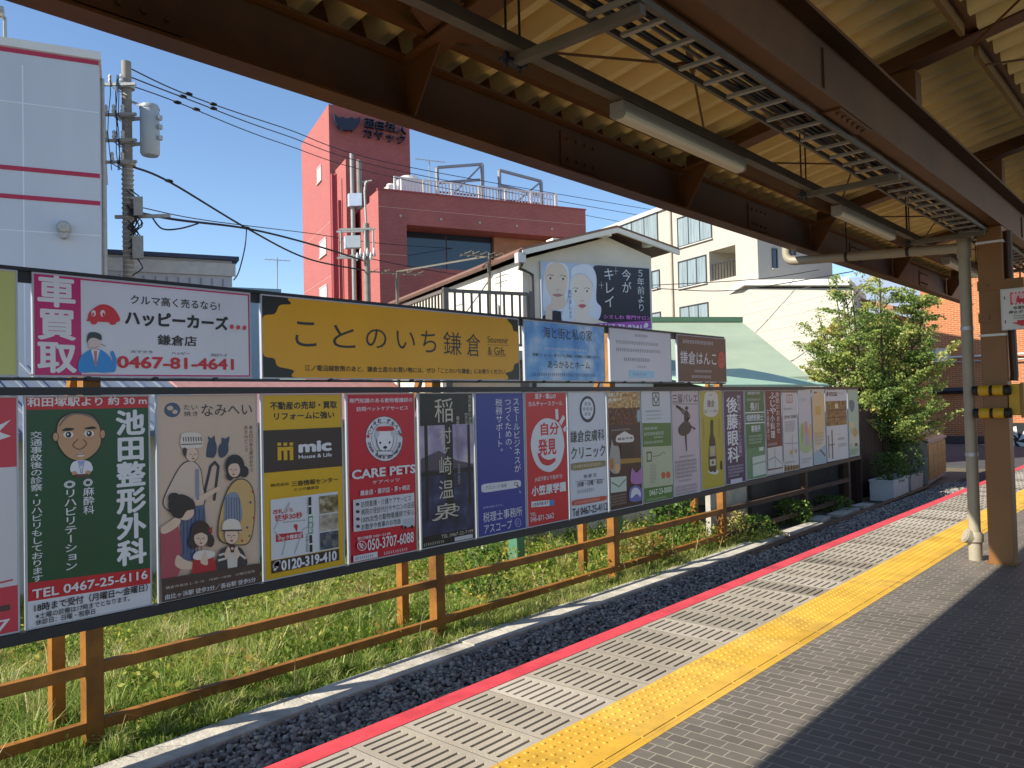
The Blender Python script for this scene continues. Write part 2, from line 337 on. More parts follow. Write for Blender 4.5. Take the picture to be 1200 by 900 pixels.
Vv, Ff = blades(N, xs, ys, h, NR.uniform(.1, .9, N), NR.uniform(.003, .0075, N) * (1 + .04 * xs))
tone = np.clip(.36 + .30 * patch(xs, ys, .9, 9) + NR.normal(0, .17, N) + .012 * xs, 0, 1)
nmesh('grass', Vv, Ff, m_grass, np.repeat(tone, 5), kind='stuff')
# tufts: taller clumps leaning outwards, green near the kerb, straw-coloured further back
T = 620; tx_ = -2 + 16 * NR.random(T) ** 1.1; ty_ = np.where(NR.random(T) < .45, NR.uniform(6.2, 6.6, T), NR.uniform(6.5, 11, T)); per = 46; th_ = NR.uniform(.16, .5, T) * np.where(ty_ < 6.6, .6, 1)
cx, cy = np.repeat(tx_, per), np.repeat(ty_, per); N = T * per; r_ = np.abs(NR.normal(0, .045, N)); a_ = NR.uniform(0, 6.28, N)
Vv, Ff = blades(N, cx + r_ * np.cos(a_), cy + r_ * np.sin(a_), np.repeat(th_, per) * NR.uniform(.5, 1.1, N), NR.uniform(.25, 1.0, N), NR.uniform(.003, .007, N))
tone = np.clip(np.repeat(np.where(ty_ < 6.6, NR.uniform(.15, .75, T), NR.beta(1.4, 1.2, T)), per) + NR.normal(0, .08, N), 0, 1)
nmesh('grass_tufts', Vv, Ff, leafmat('tuft_blade', [(0, '#5a7634'), (.35, '#90a64c'), (.65, '#c0c478'), (1, '#d8c89a')], 0.5), np.repeat(tone, 5), kind='stuff')
# dry stalks
N = 380; xs = NR.uniform(-1, 14, N); ys = NR.uniform(6.3, 9, N)
Vv, Ff = blades(N, xs, ys, NR.uniform(.3, .75, N), NR.uniform(.2, 1.2, N), NR.uniform(.0025, .005, N))
nmesh('dry_stalks', Vv, Ff, leafmat('dry_stalk', [(0, '#b59a62'), (1, '#d8c59a')], 0.3), np.repeat(NR.random(N), 5), kind='stuff')
def leafcloud(N, cx, cy, cz, sx, sy, sz, size):    # small folded leaves around given centres
    x = NR.normal(cx, sx); y = NR.normal(cy, sy); z = cz + NR.random(N) * sz
    u = NR.normal(0, 1, (N, 3)); u /= np.linalg.norm(u, axis=1)[:, None]; w = NR.normal(0, 1, (N, 3)); w = np.cross(u, w); w /= np.linalg.norm(w, axis=1)[:, None]
    L = NR.uniform(.6, 1.3, N)[:, None] * size; p = np.stack([x, y, z], -1); v = np.zeros((N, 4, 3))
    v[:, 0] = p - u * L * .5; v[:, 1] = p + w * L * .28; v[:, 2] = p + u * L * .5; v[:, 3] = p - w * L * .28
    f = (np.arange(N) * 4)[:, None] + np.array([[0, 1, 2, 3]])
    return v.reshape(-1, 3), f
m_weed = leafmat('weed_leaf', [(0, '#4f6d26'), (.4, '#7c9636'), (.65, '#b0b44c'), (.9, '#bfa35a'), (1, '#a8743c')], 0.45)
C_ = 760; ccx = 0.5 + 13.5 * NR.random(C_) ** .62; ccy = NR.uniform(6.45, 10.2, C_); per = 34
cx = np.repeat(ccx, per); cy = np.repeat(ccy, per); big = np.repeat(NR.uniform(.1, .42, C_), per)
Vv, Ff = leafcloud(C_ * per, cx, cy, np.full(C_ * per, GZ + .02), .13 + 0 * cx, .13 + 0 * cx, big, NR.uniform(.035, .075, C_ * per)[:, None])
tone = np.clip(np.repeat(NR.beta(2, 2.6, C_), per) + NR.normal(0, .1, C_ * per) + .1 * (NR.random(C_ * per) < .05), 0, 1)
nmesh('weeds', Vv, Ff, m_weed, np.repeat(tone, 4), kind='stuff')
def shrub(name, x, y, r, h, n, ramp, label, size=.06, z=GZ, group=None):
    t = thing(name, label, 'plant', (x, y, z), group)
    mb = MB()
    for k in range(6):
        a = random.uniform(0, 6.28); mb.tube([(x, y, z - .02), (x + .4 * r * math.cos(a), y + .4 * r * math.sin(a), z + h * .5), (x + .8 * r * math.cos(a), y + .8 * r * math.sin(a), z + h * random.uniform(.75, .95))], [.014, .009, .004], 5)
    mb.put('stem', mat('green_stem', '#5b5a32', 0.7), t)
    a = NR.uniform(0, 6.28, n); q = np.sqrt(NR.random(n)) * r; zz = NR.random(n) ** .8 * h
    k = .45 + .55 * np.sin(np.clip(zz / h, 0, 1) * 2.6 + .35)
    Vv, Ff = leafcloud(n, x + q * k * np.cos(a), y + q * k * np.sin(a), z + zz, .02, .02, 0 * zz, NR.uniform(.7, 1.3, n)[:, None] * size)
    tn = np.clip(NR.normal(.45, .2, n), 0, 1)
    o = nmesh('foliage', Vv - np.array([x, y, z]), Ff, leafmat(name + '_leaf', ramp, 0.35), np.repeat(tn, 4), parent=t)
    return t
GR = [(0, '#2f4a1c'), (.5, '#557a2a'), (.8, '#8ca03c'), (1, '#b5a03e')]
shrub('leafy_weed', 7.35, 7.15, .42, .85, 900, GR, 'leafy yellow-green weed standing behind the fence under the white clinic board')
shrub('leafy_shrub', 11.9, 7.0, .45, 1.15, 1000, GR, 'tall green shrub behind the fence under the ballet and bottle boards', .075)
shrub('ivy_weed', 10.6, 6.75, .4, .5, 700, [(0, '#4a5a24'), (.5, '#8a8a3a'), (.8, '#a2622e'), (1, '#8a3a28')], 'low reddish weed at the foot of the fence under the food board')
shrub('kerb_weed', 13.9, 6.55, .5, .42, 900, GR, 'dark green weed growing against the kerb just past the last bright post')
shrub('kerb_weed', 15.9, 6.6, .45, .5, 800, GR, 'dark green weed growing beside the broken kerb slabs under the green board')
shrub('kerb_weed', 18.2, 6.65, .5, .35, 700, GR, 'low dark weed at the kerb nearest the white planter')
shrub('flowering_weed', 13.2, 6.5, .25, .6, 380, [(0, '#7a8a3a'), (.5, '#c9b86a'), (1, '#e6d8a8')], 'pale yellow weed at the foot of the bright orange post', .05)

# ------------------------------------------------------------------ platform canopy
YF, ZF = 3.4, 3.18; SL = 0.2
def zs_(Y): return 3.60 + SL * (YF - Y)          # underside of the left roof sheet
RX0, RX1 = -7.0, 16.2
can = thing('platform_canopy', 'brown steel platform roof with cream corrugated sheets above the platform', 'canopy', (8.6, 1.57, 0))
mb = MB(); mb.box((RX0, YF - .075, ZF + .014), (RX1, YF - .061, ZF + .33)); mb.box((RX0, YF - .14, ZF), (RX1, YF, ZF + .014)); mb.box((RX0, YF - .14, ZF + .33), (RX1, YF, ZF + .344))
mb.put('fascia_beam', M_steel, can)
mb = MB(); mb.box((RX0, 1.56, 3.172), (RX1, 1.58, 3.55)); mb.box((RX0, 1.46, 3.15), (RX1, 1.68, 3.172)); mb.box((RX0, 1.46, 3.55), (RX1, 1.68, 3.572)); mb.put('ridge_beam', M_steel, can)
rafters = [-3.1, -.1, 2.9, 5.9, 8.75, 11.7, 14.6]
for X in rafters:
    mb = MB()
    y0, y1 = YF - .15, -4.0
    def zb(Y): return 3.46 + SL * (YF - Y)
    mb.prism([(X - .008, y0, zb(y0) + .012), (X - .008, y1, zb(y1) + .012), (X - .008, y1, zb(y1) + .13), (X - .008, y0, zb(y0) + .13)], (.016, 0, 0))
    mb.prism([(X - .075, y0, zb(y0)), (X - .075, y1, zb(y1)), (X - .075, y1, zb(y1) + .012), (X - .075, y0, zb(y0) + .012)], (.15, 0, 0))
    mb.prism([(X - .006, YF - .082, ZF + .016), (X - .006, YF - .15, ZF + .02), (X - .006, YF - .36, zb(YF - .36) - .002), (X - .006, YF - .082, zb(YF - .08) - .002)], (.012, 0, 0))
    mb.put('rafter', M_steel, can)
    pb = MB(); pb.box((X - .07, 1.47, 3.5725), (X + .07, 1.67, zb(1.67) - .001)); pb.put('rafter_post', M_steel, can)
    for s in (-1, 1):
        gb = MB(); gb.prism([(X + s * .08, 3.05, zb(3.05) + .03), (X + s * .26, 2.98, zb(2.98) + .05), (X + s * .26, 2.9, zb(2.9) + .05), (X + s * .08, 2.78, zb(2.78) + .03)], (0, 0, .012)); gb.put('gusset_plate', M_steel, can)
for Y in (3.08, 1.98, 1.12, -.2, -1.6):
    for a, b in zip(rafters[:-1], rafters[1:]):
        z = zs_(Y) - (.0 if Y > 1.05 else .12)
        mb = MB(); mb.box((a + .012, Y - .03, z - .1), (b - .012, Y - .024, z - .002)); mb.box((a + .012, Y - .024, z - .1), (b - .012, Y + .03, z - .094)); mb.put('purlin', M_steel, can)
# bolted splice plates on the long beams
for X in (1.4, 4.5, 7.4, 10.2, 13.2):
    mb = MB(); mb.box((X - .22, YF - .086, ZF + .05), (X + .22, YF - .0755, ZF + .29))
    for i in range(4):
        for z in (.1, .24): x = X - .15 + .1 * i; mb.tube([(x, YF - .0865, ZF + z), (x, YF - .1, ZF + z)], .013, 6)
    mb.put('splice_plate', M_steel, can)
for X in (4.6, 10.4):
    mb = MB(); mb.box((X - .25, 1.47, 3.138), (X + .25, 1.67, 3.149)); mb.box((X - .25, 1.548, 3.2), (X + .25, 1.559, 3.5))
    for i in range(6):
        for y in (1.5, 1.64): x = X - .2 + .08 * i; mb.tube([(x, y, 3.137), (x, y, 3.124)], .013, 6)
    mb.put('splice_plate', M_steel, can)
# corrugated sheets
def sheet(y0, y1, z0, z1, name):
    mb = MB(); per = .25; n = int((RX1 - RX0) / per); prof = []
    for i in range(n):
        x = RX0 + i * per; prof += [(x, 0), (x + .06, 0), (x + .115, .15), (x + .195, .15)]
    prof.append((RX0 + n * per, 0)); vs = []; fs = []
    for (x, dz) in prof: vs += [(x, y0, z0 + dz), (x, y1, z1 + dz), (x, y0, z0 + dz + .004), (x, y1, z1 + dz + .004)]
    for i in range(len(prof) - 1):
        a, b = 4 * i, 4 * i + 4; fs += [(a, a + 1, b + 1, b), (a + 2, b + 2, b + 3, a + 3), (a, b, b + 2, a + 2), (a + 1, a + 3, b + 3, b + 1)]
    mb.add(vs, fs); mb.put(name, M_cream, can)
sheet(3.46, 0.98, zs_(3.46), zs_(.98), 'roof_sheet')
sheet(1.08, -4.2, zs_(1.08) - .13, zs_(-4.2) - .13, 'roof_sheet')
# translucent-looking flat panels bolted under the right sheet
for a, b in ((3.1, 5.7), (6.1, 8.5)):
    mb = MB(); mb.box((a, 1.14, zs_(1.2) - .16), (b, 1.17, zs_(1.2) - .04)); mb.put('panel_frame', mat('tan_paint', '#8a6a3c', 0.5), can)
# closing plate and gutter outside the fascia
MB().box((RX0, YF + .05, ZF + .36), (RX1, YF + .056, 3.80)).put('closing_plate', M_steel, can)
mb = MB()
mb.box((RX0, YF + .06, 3.40), (RX1, YF + .2, 3.41)); mb.box((RX0, YF + .06, 3.41), (RX1, YF + .07, 3.52)); mb.box((RX0, YF + .19, 3.41), (RX1, YF + .2, 3.52)); mb.put('gutter', M_pvc, can)
# turnbuckle rods in the roof plane
def rod(a, b):
    mb = MB(); a, b = Vector(a), Vector(b); m = (a + b) / 2; d = (b - a).normalized()
    mb.tube([a, b], .008, 6); mb.tube([m - d * .17, m - d * .12, m + d * .12, m + d * .17], [.009, .02, .02, .009], 6); mb.put('brace_rod', M_steel, can)
for a, b in zip(rafters[:-1], rafters[1:]):
    z1, z2 = zs_(2.95) - .14, zs_(1.75) - .14
    rod((a + .2, 2.95, z1), (b - .1, 1.75, z2)); rod((a + .1, 1.75, z2), (b - .2, 2.95, z1))
    rod((a + .2, 1.1, zs_(1.1) - .26), (b - .15, -1.4, zs_(-1.4) - .26)); rod((a + .15, -1.4, zs_(-1.4) - .26), (b - .2, 1.1, zs_(1.1) - .26))
# column
M_col = mat('column_paint', '#83582a', 0.45, 0.08, 2, 0.03, 60, stain=0.12)
col = thing('canopy_column', 'brown steel platform column carrying yellow and black cushions', 'column', (8.6, 1.565, 0))
MB().box((8.5, 1.462, 0), (8.7, 1.668, 3.149)).put('shaft', M_col, col, bevel=.008)
MB().box((8.485, 1.447, .002), (8.715, 1.683, .014)).put('base_plate', M_col, col)
for z in (2.99, 2.12): MB().box((8.493, 1.455, z), (8.707, 1.675, z + .022)).put('strap', M_white, col)
for z in (2.55, 2.25):
    mb = MB(); mb.box((8.488, 1.30, z), (8.499, 1.675, z + .09)); mb.tube([(8.487, 1.6, z + .045), (8.475, 1.6, z + .045)], .02, 8); mb.put('sign_bracket', M_col, col)
M_ycush = mat('yellow_cushion', '#c99c1c', 0.5, 0.06)
for z in (1.615, 1.405):
    mb = MB()
    for i, (ya, yb) in enumerate(((1.74, 1.69), (1.69, 1.60), (1.60, 1.575), (1.575, 1.485), (1.485, 1.43))):
        mb.k = i % 2; r = .047 if i % 2 == 0 else .05
        mb.tube([(8.452, ya, z), (8.452, ya - .006, z), (8.452, yb + .006, z), (8.452, yb, z)], [r * .85, r, r, r * .85], 10)
    mb.put('cushion', [M_dark, M_ycush], col, smooth=True)
mb = MB(); mb.tube([(8.6, 1.43, 3.1), (8.6, 1.43, 2.7), (8.585, 1.425, 2.2), (8.6, 1.42, 1.75), (8.6, 1.425, 1.7)], .034, 8); mb.put('cable_conduit', mat('brown_conduit', '#4a2f1c', 0.5), col, smooth=True)
yb = thing('alarm_box', 'yellow box on the right side of the brown column', 'box', (8.55, 1.38, 1.4))
MB().box((8.48, 1.36, 1.38), (8.62, 1.455, 1.67)).put('box_case', M_ycush, yb, bevel=.01)
MB().box((8.47, 1.335, 1.36), (8.63, 1.359, 1.68)).put('back_plate', mat('tan_plate', '#8a6a30', 0.5), yb)
# downpipe
dp = thing('downpipe', 'cream drainpipe standing beside the brown column', 'pipe', (8.62, 1.8, 0))
MB().tube([(8.62, 1.8, .0), (8.62, 1.8, 3.03)], .053, 16).put('pipe', M_pvc, dp, smooth=True)
MB().tube([(8.62, 1.8, 2.9), (8.62, 1.8, 3.1)], .064, 16).put('tee', M_pvc, dp, smooth=True)
mb = MB(); mb.tube([(8.62, 1.8, .16), (8.62, 1.8, .18), (8.62, 1.8, .24), (8.62, 1.8, .27)], [.056, .075, .075, .056], 16)
mb.tube([(8.62, 1.8, .2), (8.57, 1.87, .235)], [.065, .07], 14); mb.tube([(8.57, 1.87, .235), (8.566, 1.876, .238)], .055, 14)
mb.put('clean_out', M_pvc, dp, smooth=True)
MB().tube([(8.62, 1.8, .0), (8.62, 1.8, .16)], .06, 16).put('collar', M_pvc, dp, smooth=True)
pts = [(8.62, 1.8, 3.0), (8.62, 1.9, 3.005), (8.62, 3.46, 3.1)] + [(8.62, 3.46 + .09 * math.sin(a), 3.19 - .09 * math.cos(a)) for a in (.4, .8, 1.2, 1.57)] + [(8.62, 3.55, 3.42)]
MB().tube(pts, .047, 14).put('branch_pipe', M_pvc, dp, smooth=True)
for z in (.99, 2.2): MB().tube([(8.62, 1.8, z), (8.62, 1.8, z + .035)], .058, 14).put('clamp', M_alu, dp, smooth=True)
for y in (2.3, 2.9):
    mb = MB(); zz = 3.005 + (y - 1.9) * .061; mb.tube([(8.62, y, zz + .06), (8.62, y, 3.6)], .006, 6); mb.tube([(8.62, y - .015, zz), (8.62, y + .015, zz)], .052, 12); mb.put('hanger', M_black, dp)
# cable ladder
lad = thing('cable_ladder', 'grey cable ladder full of black cables hanging beside the main roof beam', 'cable tray', (4, 1.7, 3.1))
for y in (1.58, 1.81):
    MB().box((RX0, y - .009, 3.1), (RX1, y + .009, 3.128)).put('side_rail', M_tray, lad)
X = RX0 + .1
while X < RX1:
    MB().box((X, 1.593, 3.103), (X + .026, 1.797, 3.118)).put('rung', M_galv, lad) if X > -1 else None
    X += .235
for k in range(9):
    y = 1.61 + .021 * k; pts = []; X = RX0; ph = random.uniform(0, 6)
    while X < RX1 + .1: pts.append((X, min(1.79, max(1.603, y + .008 * math.sin(X * 1.3 + ph))), 3.14 + .012 * math.sin(X * 2.1 + ph * 2) + .006 * (k % 3))); X += .45
    MB().tube(pts, random.choice((.009, .012, .014)), 6).put('cable', M_wire if k % 4 else mat('grey_cable', '#6a6a68', 0.6), lad)
# lighting rail with its cross arms and hangers
lr = thing('lighting_rail', 'long dark steel channel hung under the roof carrying the tube lights', 'rail', (4, 2.17, 3.1))
mb = MB(); mb.box((RX0, 2.145, 3.09), (RX1, 2.15, 3.145)); mb.box((RX0, 2.195, 3.09), (RX1, 2.2, 3.145)); mb.box((RX0, 2.15, 3.09), (RX1, 2.195, 3.095)); mb.put('channel', M_tray, lr)
for X in (-.3, 2.55, 5.75, 8.35, 11.3, 14.2):
    MB().box((X - .02, 1.57, 3.05), (X + .02, 2.2, 3.0895)).put('cross_arm', M_tray, lr)
    mb = MB()
    for dx in (-.045, .045): mb.tube([(X + dx, 2.222, 3.03), (X + dx, 2.222, zs_(2.22) - .005)], .006, 6); mb.tube([(X + dx, 2.222, 3.05), (X + dx, 2.222, 3.1)], .016, 6)
    mb.box((X - .07, 2.201, 3.06), (X + .07, 2.245, 3.075)); mb.put('hanger', M_black, lr)
    mb = MB(); mb.tube([(X, 1.6, 3.09), (X, 1.6, zs_(1.6) - .2)], .006, 6); mb.put('hanger', M_black, lr)
# tube lights
M_case = mat('lamp_casing', '#8f8b82', 0.4, 0.04); M_dif = mat('lamp_cover', '#e0d6bd', 0.35, 0.03)
def tube_light(x, L, label):
    t = thing('tube_light', label, 'light', (x, 2.2, 2.98), 'tube lights under the roof')
    MB().box((x, 2.145, 3.034), (x + L, 2.23, 3.088)).put('casing', M_case, t, bevel=.006)
    pr = [(x + .02, 2.15, 3.0335), (x + .02, 2.225, 3.0335), (x + .02, 2.225, 3.016), (x + .02, 2.21, 3.002), (x + .02, 2.165, 3.002), (x + .02, 2.15, 3.016)]
    MB().prism(pr, (L - .04, 0, 0)).put('diffuser', M_dif, t)
    for e in (x, x + L - .018): MB().prism([(e, p[1] + (.003 if p[1] > 2.2 else -.003), p[2] - .003 * (p[2] < 3)) for p in pr], (.018, 0, 0)).put('end_cap', M_case, t)
tube_light(3.28, 1.36, 'unlit white tube light nearest the camera below the dark channel')
tube_light(6.3, 1.4, 'unlit white tube light between the nearest and the far one')
tube_light(9.6, 1.45, 'unlit white tube light farthest along, just past the drainpipe branch')
tube_light(12.9, 1.45, 'unlit white tube light at the far end beyond the brown column')

# ------------------------------------------------------------------ fence that carries the boards
YB = 6.4
def zbot(X): return .065 + .115 * min(1, max(0, (X - 10) / 9))
fen = thing('board_fence', 'orange-brown steel fence with dark rails carrying two rows of advertising boards', 'fence', (9, 6.5, GZ))
XL, XR = -9.6, 19.46  # left end stretched out of view to carry the added shading boards
MB().box((XL, YB - .025, 1.742), (XR, YB + .06, 1.80)).put('top_beam', M_black, fen)
mb = MB()
for a, b in ((XL, 10), (10, XR)): mb.obox((a, YB - .025, zbot(a) - .085), (b - a, 0, zbot(b) - zbot(a)), (0, .085, 0), (0, 0, .08))
mb.put('bottom_beam', M_black, fen)
MB().box((XL, YB + .0, 2.642), (12.75, YB + .06, 2.668)).put('upper_rail', M_black, fen)
MB().box((XL, YB + .02, 2.56), (12.75, YB + .06, 2.64)).put('upper_rail', M_black, fen)
MB().box((XL, YB + .0, 1.850), (12.75, YB + .06, 1.872)).put('upper_rail', M_black, fen)
posts = [-8.1, -4.6, -1.15, 2.4, 5.99, 9.4, 12.7]
for X in posts:
    MB().box((X - .065, YB + .062, GZ - .1), (X + .065, YB + .182, 2.64)).put('post', M_rust, fen, bevel=.004)
    MB().box((X - .14, YB + .55, GZ - .1), (X - .04, YB + .65, 1.2)).put('rear_post', M_rust, fen, bevel=.004)
    MB().bar((X - .05, YB + .2, 2.1), (X - .09, YB + .56, 1.1), .06).put('brace', M_rust, fen)
M_far = mat('old_brown_post', '#4d3a29', 0.7, 0.25, 5, stain=0.3)
for X in (16.35, 18.9): MB().box((X - .06, YB + .062, GZ - .1), (X + .06, YB + .182, 1.75)).put('post', M_far, fen, bevel=.004)
xs_ = [XL] + posts + [16.35, 18.9]
for a, b in zip(xs_[:-1], xs_[1:]):
    for z, dz in ((-.345, .085), (-.775, .08)):
        mb = MB(); mb.box((a + .066, YB + .065, z - dz / 2), (b - .066, YB + .071, z + dz / 2)); mb.box((a + .066, YB + .071, z + dz / 2 - .006), (b - .066, YB + .13, z + dz / 2))
        mb.put('rail', M_rust if b < 13 else M_far, fen)

# ------------------------------------------------------------------ lettering and pictures on boards
INK = {}
def ink(h, rough=0.34): return mat('print_' + h.strip('#'), h, rough, 0.05, 1.6, stain=0.10, stretch=(1, 1, .35))
GL = {}; GLN = {}
def glyph(s, bold):                     # outline text as a mesh; heavier weights overlay shifted copies
    if (s, bold) in GL: return GL[(s, bold)]
    if bold > 0:
        v0, f0 = glyph(s, 0); n = len(v0); sh = [(bold, 0), (-bold, 0), (0, bold), (0, -bold)] if bold < .016 else [(bold * math.cos(a * .7854), bold * math.sin(a * .7854)) for a in range(8)]
        v = np.concatenate([v0 + np.array(q) for q in sh]) if n else v0; f = [tuple(i + n * k for i in g) for k in range(len(sh)) for g in f0]
        GL[(s, bold)] = (v, f); GLN[(s, bold)] = n; return v, f
    c = bpy.data.curves.new('t', 'FONT'); c.body = s; c.resolution_u = 3
    o = bpy.data.objects.new('t', c); m = bpy.data.meshes.new_from_object(o)
    v = np.array([p.co[:2] for p in m.vertices]) if len(m.vertices) else np.zeros((0, 2)); f = [tuple(p.vertices) for p in m.polygons]
    bpy.data.objects.remove(o); bpy.data.meshes.remove(m); bpy.data.curves.remove(c)
    GL[(s, bold)] = (v, f); return v, f
def K(TL, TR, BL, BR):
    def f(x, y):
        u = (x - TL[0]) / (TR[0] - TL[0]); v = .5
        for _ in range(8):
            xl = TL[0] + (BL[0] - TL[0]) * v; xr = TR[0] + (BR[0] - TR[0]) * v; u = (x - xl) / (xr - xl)
            yt = TL[1] + (TR[1] - TL[1]) * u; yb = BL[1] + (BR[1] - BL[1]) * u; v = (y - yt) / (yb - yt)
        return u, v
    return f
def smooth(pts, n=5):
    out = []; m = len(pts)
    for i in range(m):
        p0, p1, p2, p3 = (pts[(i + k - 1) % m] for k in range(4))
        for t in range(n):
            t /= n
            out.append(tuple(.5 * (2 * p1[a] + (p2[a] - p0[a]) * t + (2 * p0[a] - 5 * p1[a] + 4 * p2[a] - p3[a]) * t * t + (3 * p1[a] - p0[a] - 3 * p2[a] + p3[a]) * t ** 3) for a in (0, 1)))
    return out
UG = 'advertising boards in the upper row'; LG = 'advertising boards in the lower row'
def board(P, th, Wd, Ht, label, bg, items, q=None, group=None, rim='#b9bbbf', thick=.03, name='signboard', cat='sign', clips=0, rimw=.012, H1=None):
    # P: lower left corner of the front face; th: heading of its lower edge
    P = Vector(P); h = head(th); n = Vector((math.sin(rad(th)), -math.cos(rad(th)), 0))
    t = thing(name, label, cat, P, group)
    Wv, Hv = h * Wd, UP * Ht
    MB().obox(P - n * thick, Wv, n * (thick - .004), Hv).put('backing', M_alu, t)
    MB().obox(P + h * rimw + UP * rimw - n * .004, h * (Wd - 2 * rimw), n * .004, UP * (Ht - 2 * rimw)).put('face', bg if not isinstance(bg, str) else ink(bg), t)
    fr = MB()
    for (a, b, c) in ((P, Wv, UP * rimw), (P + UP * (Ht - rimw), Wv, UP * rimw), (P + UP * rimw, h * rimw, UP * (Ht - 2 * rimw)), (P + h * (Wd - rimw) + UP * rimw, h * rimw, UP * (Ht - 2 * rimw))):
        fr.obox(a - n * .004, b, n * .008, c)
    fr.put('frame', mat('rim_' + rim.strip('#'), rim, .4, .05), t)
    q = q or (lambda a, b: (a, b))
    acc = {'illustration': (MB(), [])}; solo = []
    kk = [0]
    def to(u, v, d): return P + h * (u * Wd) + UP * ((1 - v) * Ht) + n * d
    def slot(part, c):
        c = c if not isinstance(c, str) else ink(c)
        if part != 'illustration': b = MB(); solo.append((part, b, c)); return b
        b, l = acc[part]
        if c not in l: l.append(c)
        b.k = l.index(c); return b
    for it in items:
        kk[0] += 1; d = .0012 + .0003 * kk[0]; k = it[0]
        if k in 'tv':
            _, s, x0, y0, x1, y1, c = it[:7]; bold = it[7] if len(it) > 7 else 0.012
            xc, yc = (x0 + x1) / 2, (y0 + y1) / 2
            if k == 't' and y1 - y0 > 0 and not (len(it) > 8 and it[8] == 'true'):   # the box was read round slanting print: take the slant out of its height
                e = 1.0 if x1 - x0 > 5 else .01; sl = -(q(xc + e, yc)[1] - q(xc - e, yc)[1]) / max(1e-6, q(xc, yc + e)[1] - q(xc, yc - e)[1]); hh = max(.68 * (y1 - y0), (y1 - y0) - abs(sl) * (x1 - x0)); y0, y1 = yc - hh / 2, yc + hh / 2
            u0, u1 = q(x0, yc)[0], q(x1, yc)[0]; v0, v1 = q(xc, y0)[1], q(xc, y1)[1]; b = slot('lettering', c);
            if k == 't':
                v, f = glyph(s, bold)
                if not len(v): continue
                lo, hi = v.min(0), v.max(0); sz = np.maximum(hi - lo, 1e-4)
                if len(s) == 1 and it[8:] == ('em',): lo, sz = np.array((0, -.12)), np.array((1, 1))
                b.add([to(u0 + (u1 - u0) * (p[0] - lo[0]) / sz[0], v1 + (v0 - v1) * (p[1] - lo[1]) / sz[1], d + 2e-5 * (i_ // GLN.get((s, bold), 10 ** 9))) for i_, p in enumerate(v)], f)
            else:
                m = len(s); ch = (v1 - v0) / m
                for i, g in enumerate(s):
                    v, f = glyph(g, bold)
                    if not len(v): continue
                    va = v0 + i * ch
                    if g in 'ー～〜-': vv = [(.5 + (.38 - p[1]), .38 + (.5 - p[0])) for p in v]
                    elif g in '。、': vv = [(p[0] + .55, p[1] + .5) for p in v]
                    elif g in 'ァィゥェォッャュョっゃゅょ': vv = [(p[0] + .1, p[1] + .08) for p in v]
                    else: vv = v
                    b.add([to(u0 + (u1 - u0) * p[0], va + ch * (1 - (p[1] + .12)), d + 2e-5 * (i_ // GLN.get((g, bold), 10 ** 9))) for i_, p in enumerate(vv)], f)
        elif k == 'r':
            _, x0, y0, x1, y1, c = it[:6]; part = 'printed_panel'
            xc, yc = (x0 + x1) / 2, (y0 + y1) / 2; u0, u1 = q(x0, yc)[0], q(x1, yc)[0]; v0, v1 = q(xc, y0)[1], q(xc, y1)[1]
            e0 = rimw / Wd; e1 = rimw / Ht; u0, u1 = max(u0, e0), min(u1, 1 - e0); v0, v1 = max(v0, e1), min(v1, 1 - e1)
            slot(part, c).add([to(u0, v1, d), to(u1, v1, d), to(u1, v0, d), to(u0, v0, d)], [(0, 1, 2, 3)])
        elif k in 'pP':
            pts = smooth(it[1]) if k == 'P' else it[1]; pq = [q(*p) for p in pts]
            e0 = rimw / Wd; e1 = rimw / Ht
            ar = sum(pq[i][0] * pq[(i + 1) % len(pq)][1] - pq[(i + 1) % len(pq)][0] * pq[i][1] for i in range(len(pq)))
            if ar > 0: pq = pq[::-1]
            slot('illustration', it[2]).add([to(min(max(a, e0), 1 - e0), min(max(b_, e1), 1 - e1), d) for a, b_ in pq], [tuple(range(len(pq)))])
        elif k == 'c':
            _, x, y, rx, ry, c = it[:6]; pts = []
            for i in range(28): a = -2 * math.pi * i / 28; pts.append(q(x + rx * math.cos(a), y + ry * math.sin(a)))
            slot('illustration', c).add([to(a, b_, d) for a, b_ in pts], [tuple(range(28))])
        elif k in 'lL':
            pts = [q(*p) for p in (smooth(it[1])[:-5] if k == 'L' else it[1])]; w = it[2]; b = slot('illustration', it[3])
            P3 = [Vector((a * Wd, -b_ * Ht)) for a, b_ in pts]
            for i in range(len(P3) - 1):
                dv = P3[i + 1] - P3[i]
                if dv.length < 1e-6: continue
                dv.normalize(); nn = Vector((-dv.y, dv.x)) * w / 2; e = dv * w * .3
                qs = [P3[i] - e - nn, P3[i + 1] + e - nn, P3[i + 1] + e + nn, P3[i] - e + nn]
                b.add([P + h * p.x + UP * (Ht + p.y) + n * (d + .00001 * (i % 2)) for p in qs], [(0, 1, 2, 3)])
        elif k == 's':                                   # lines of print too small to read
            _, x0, y0, x1, y1, rows, c = it[:7]; b = slot('lettering', c); rg = random.Random(int(x0 * 7 + y0 * 13))
            xc, yc = (x0 + x1) / 2, (y0 + y1) / 2; u0, u1 = q(x0, yc)[0], q(x1, yc)[0]; v0, v1 = q(xc, y0)[1], q(xc, y1)[1]
            rh = (v1 - v0) / rows; gw = rh * Ht * .62 / Wd
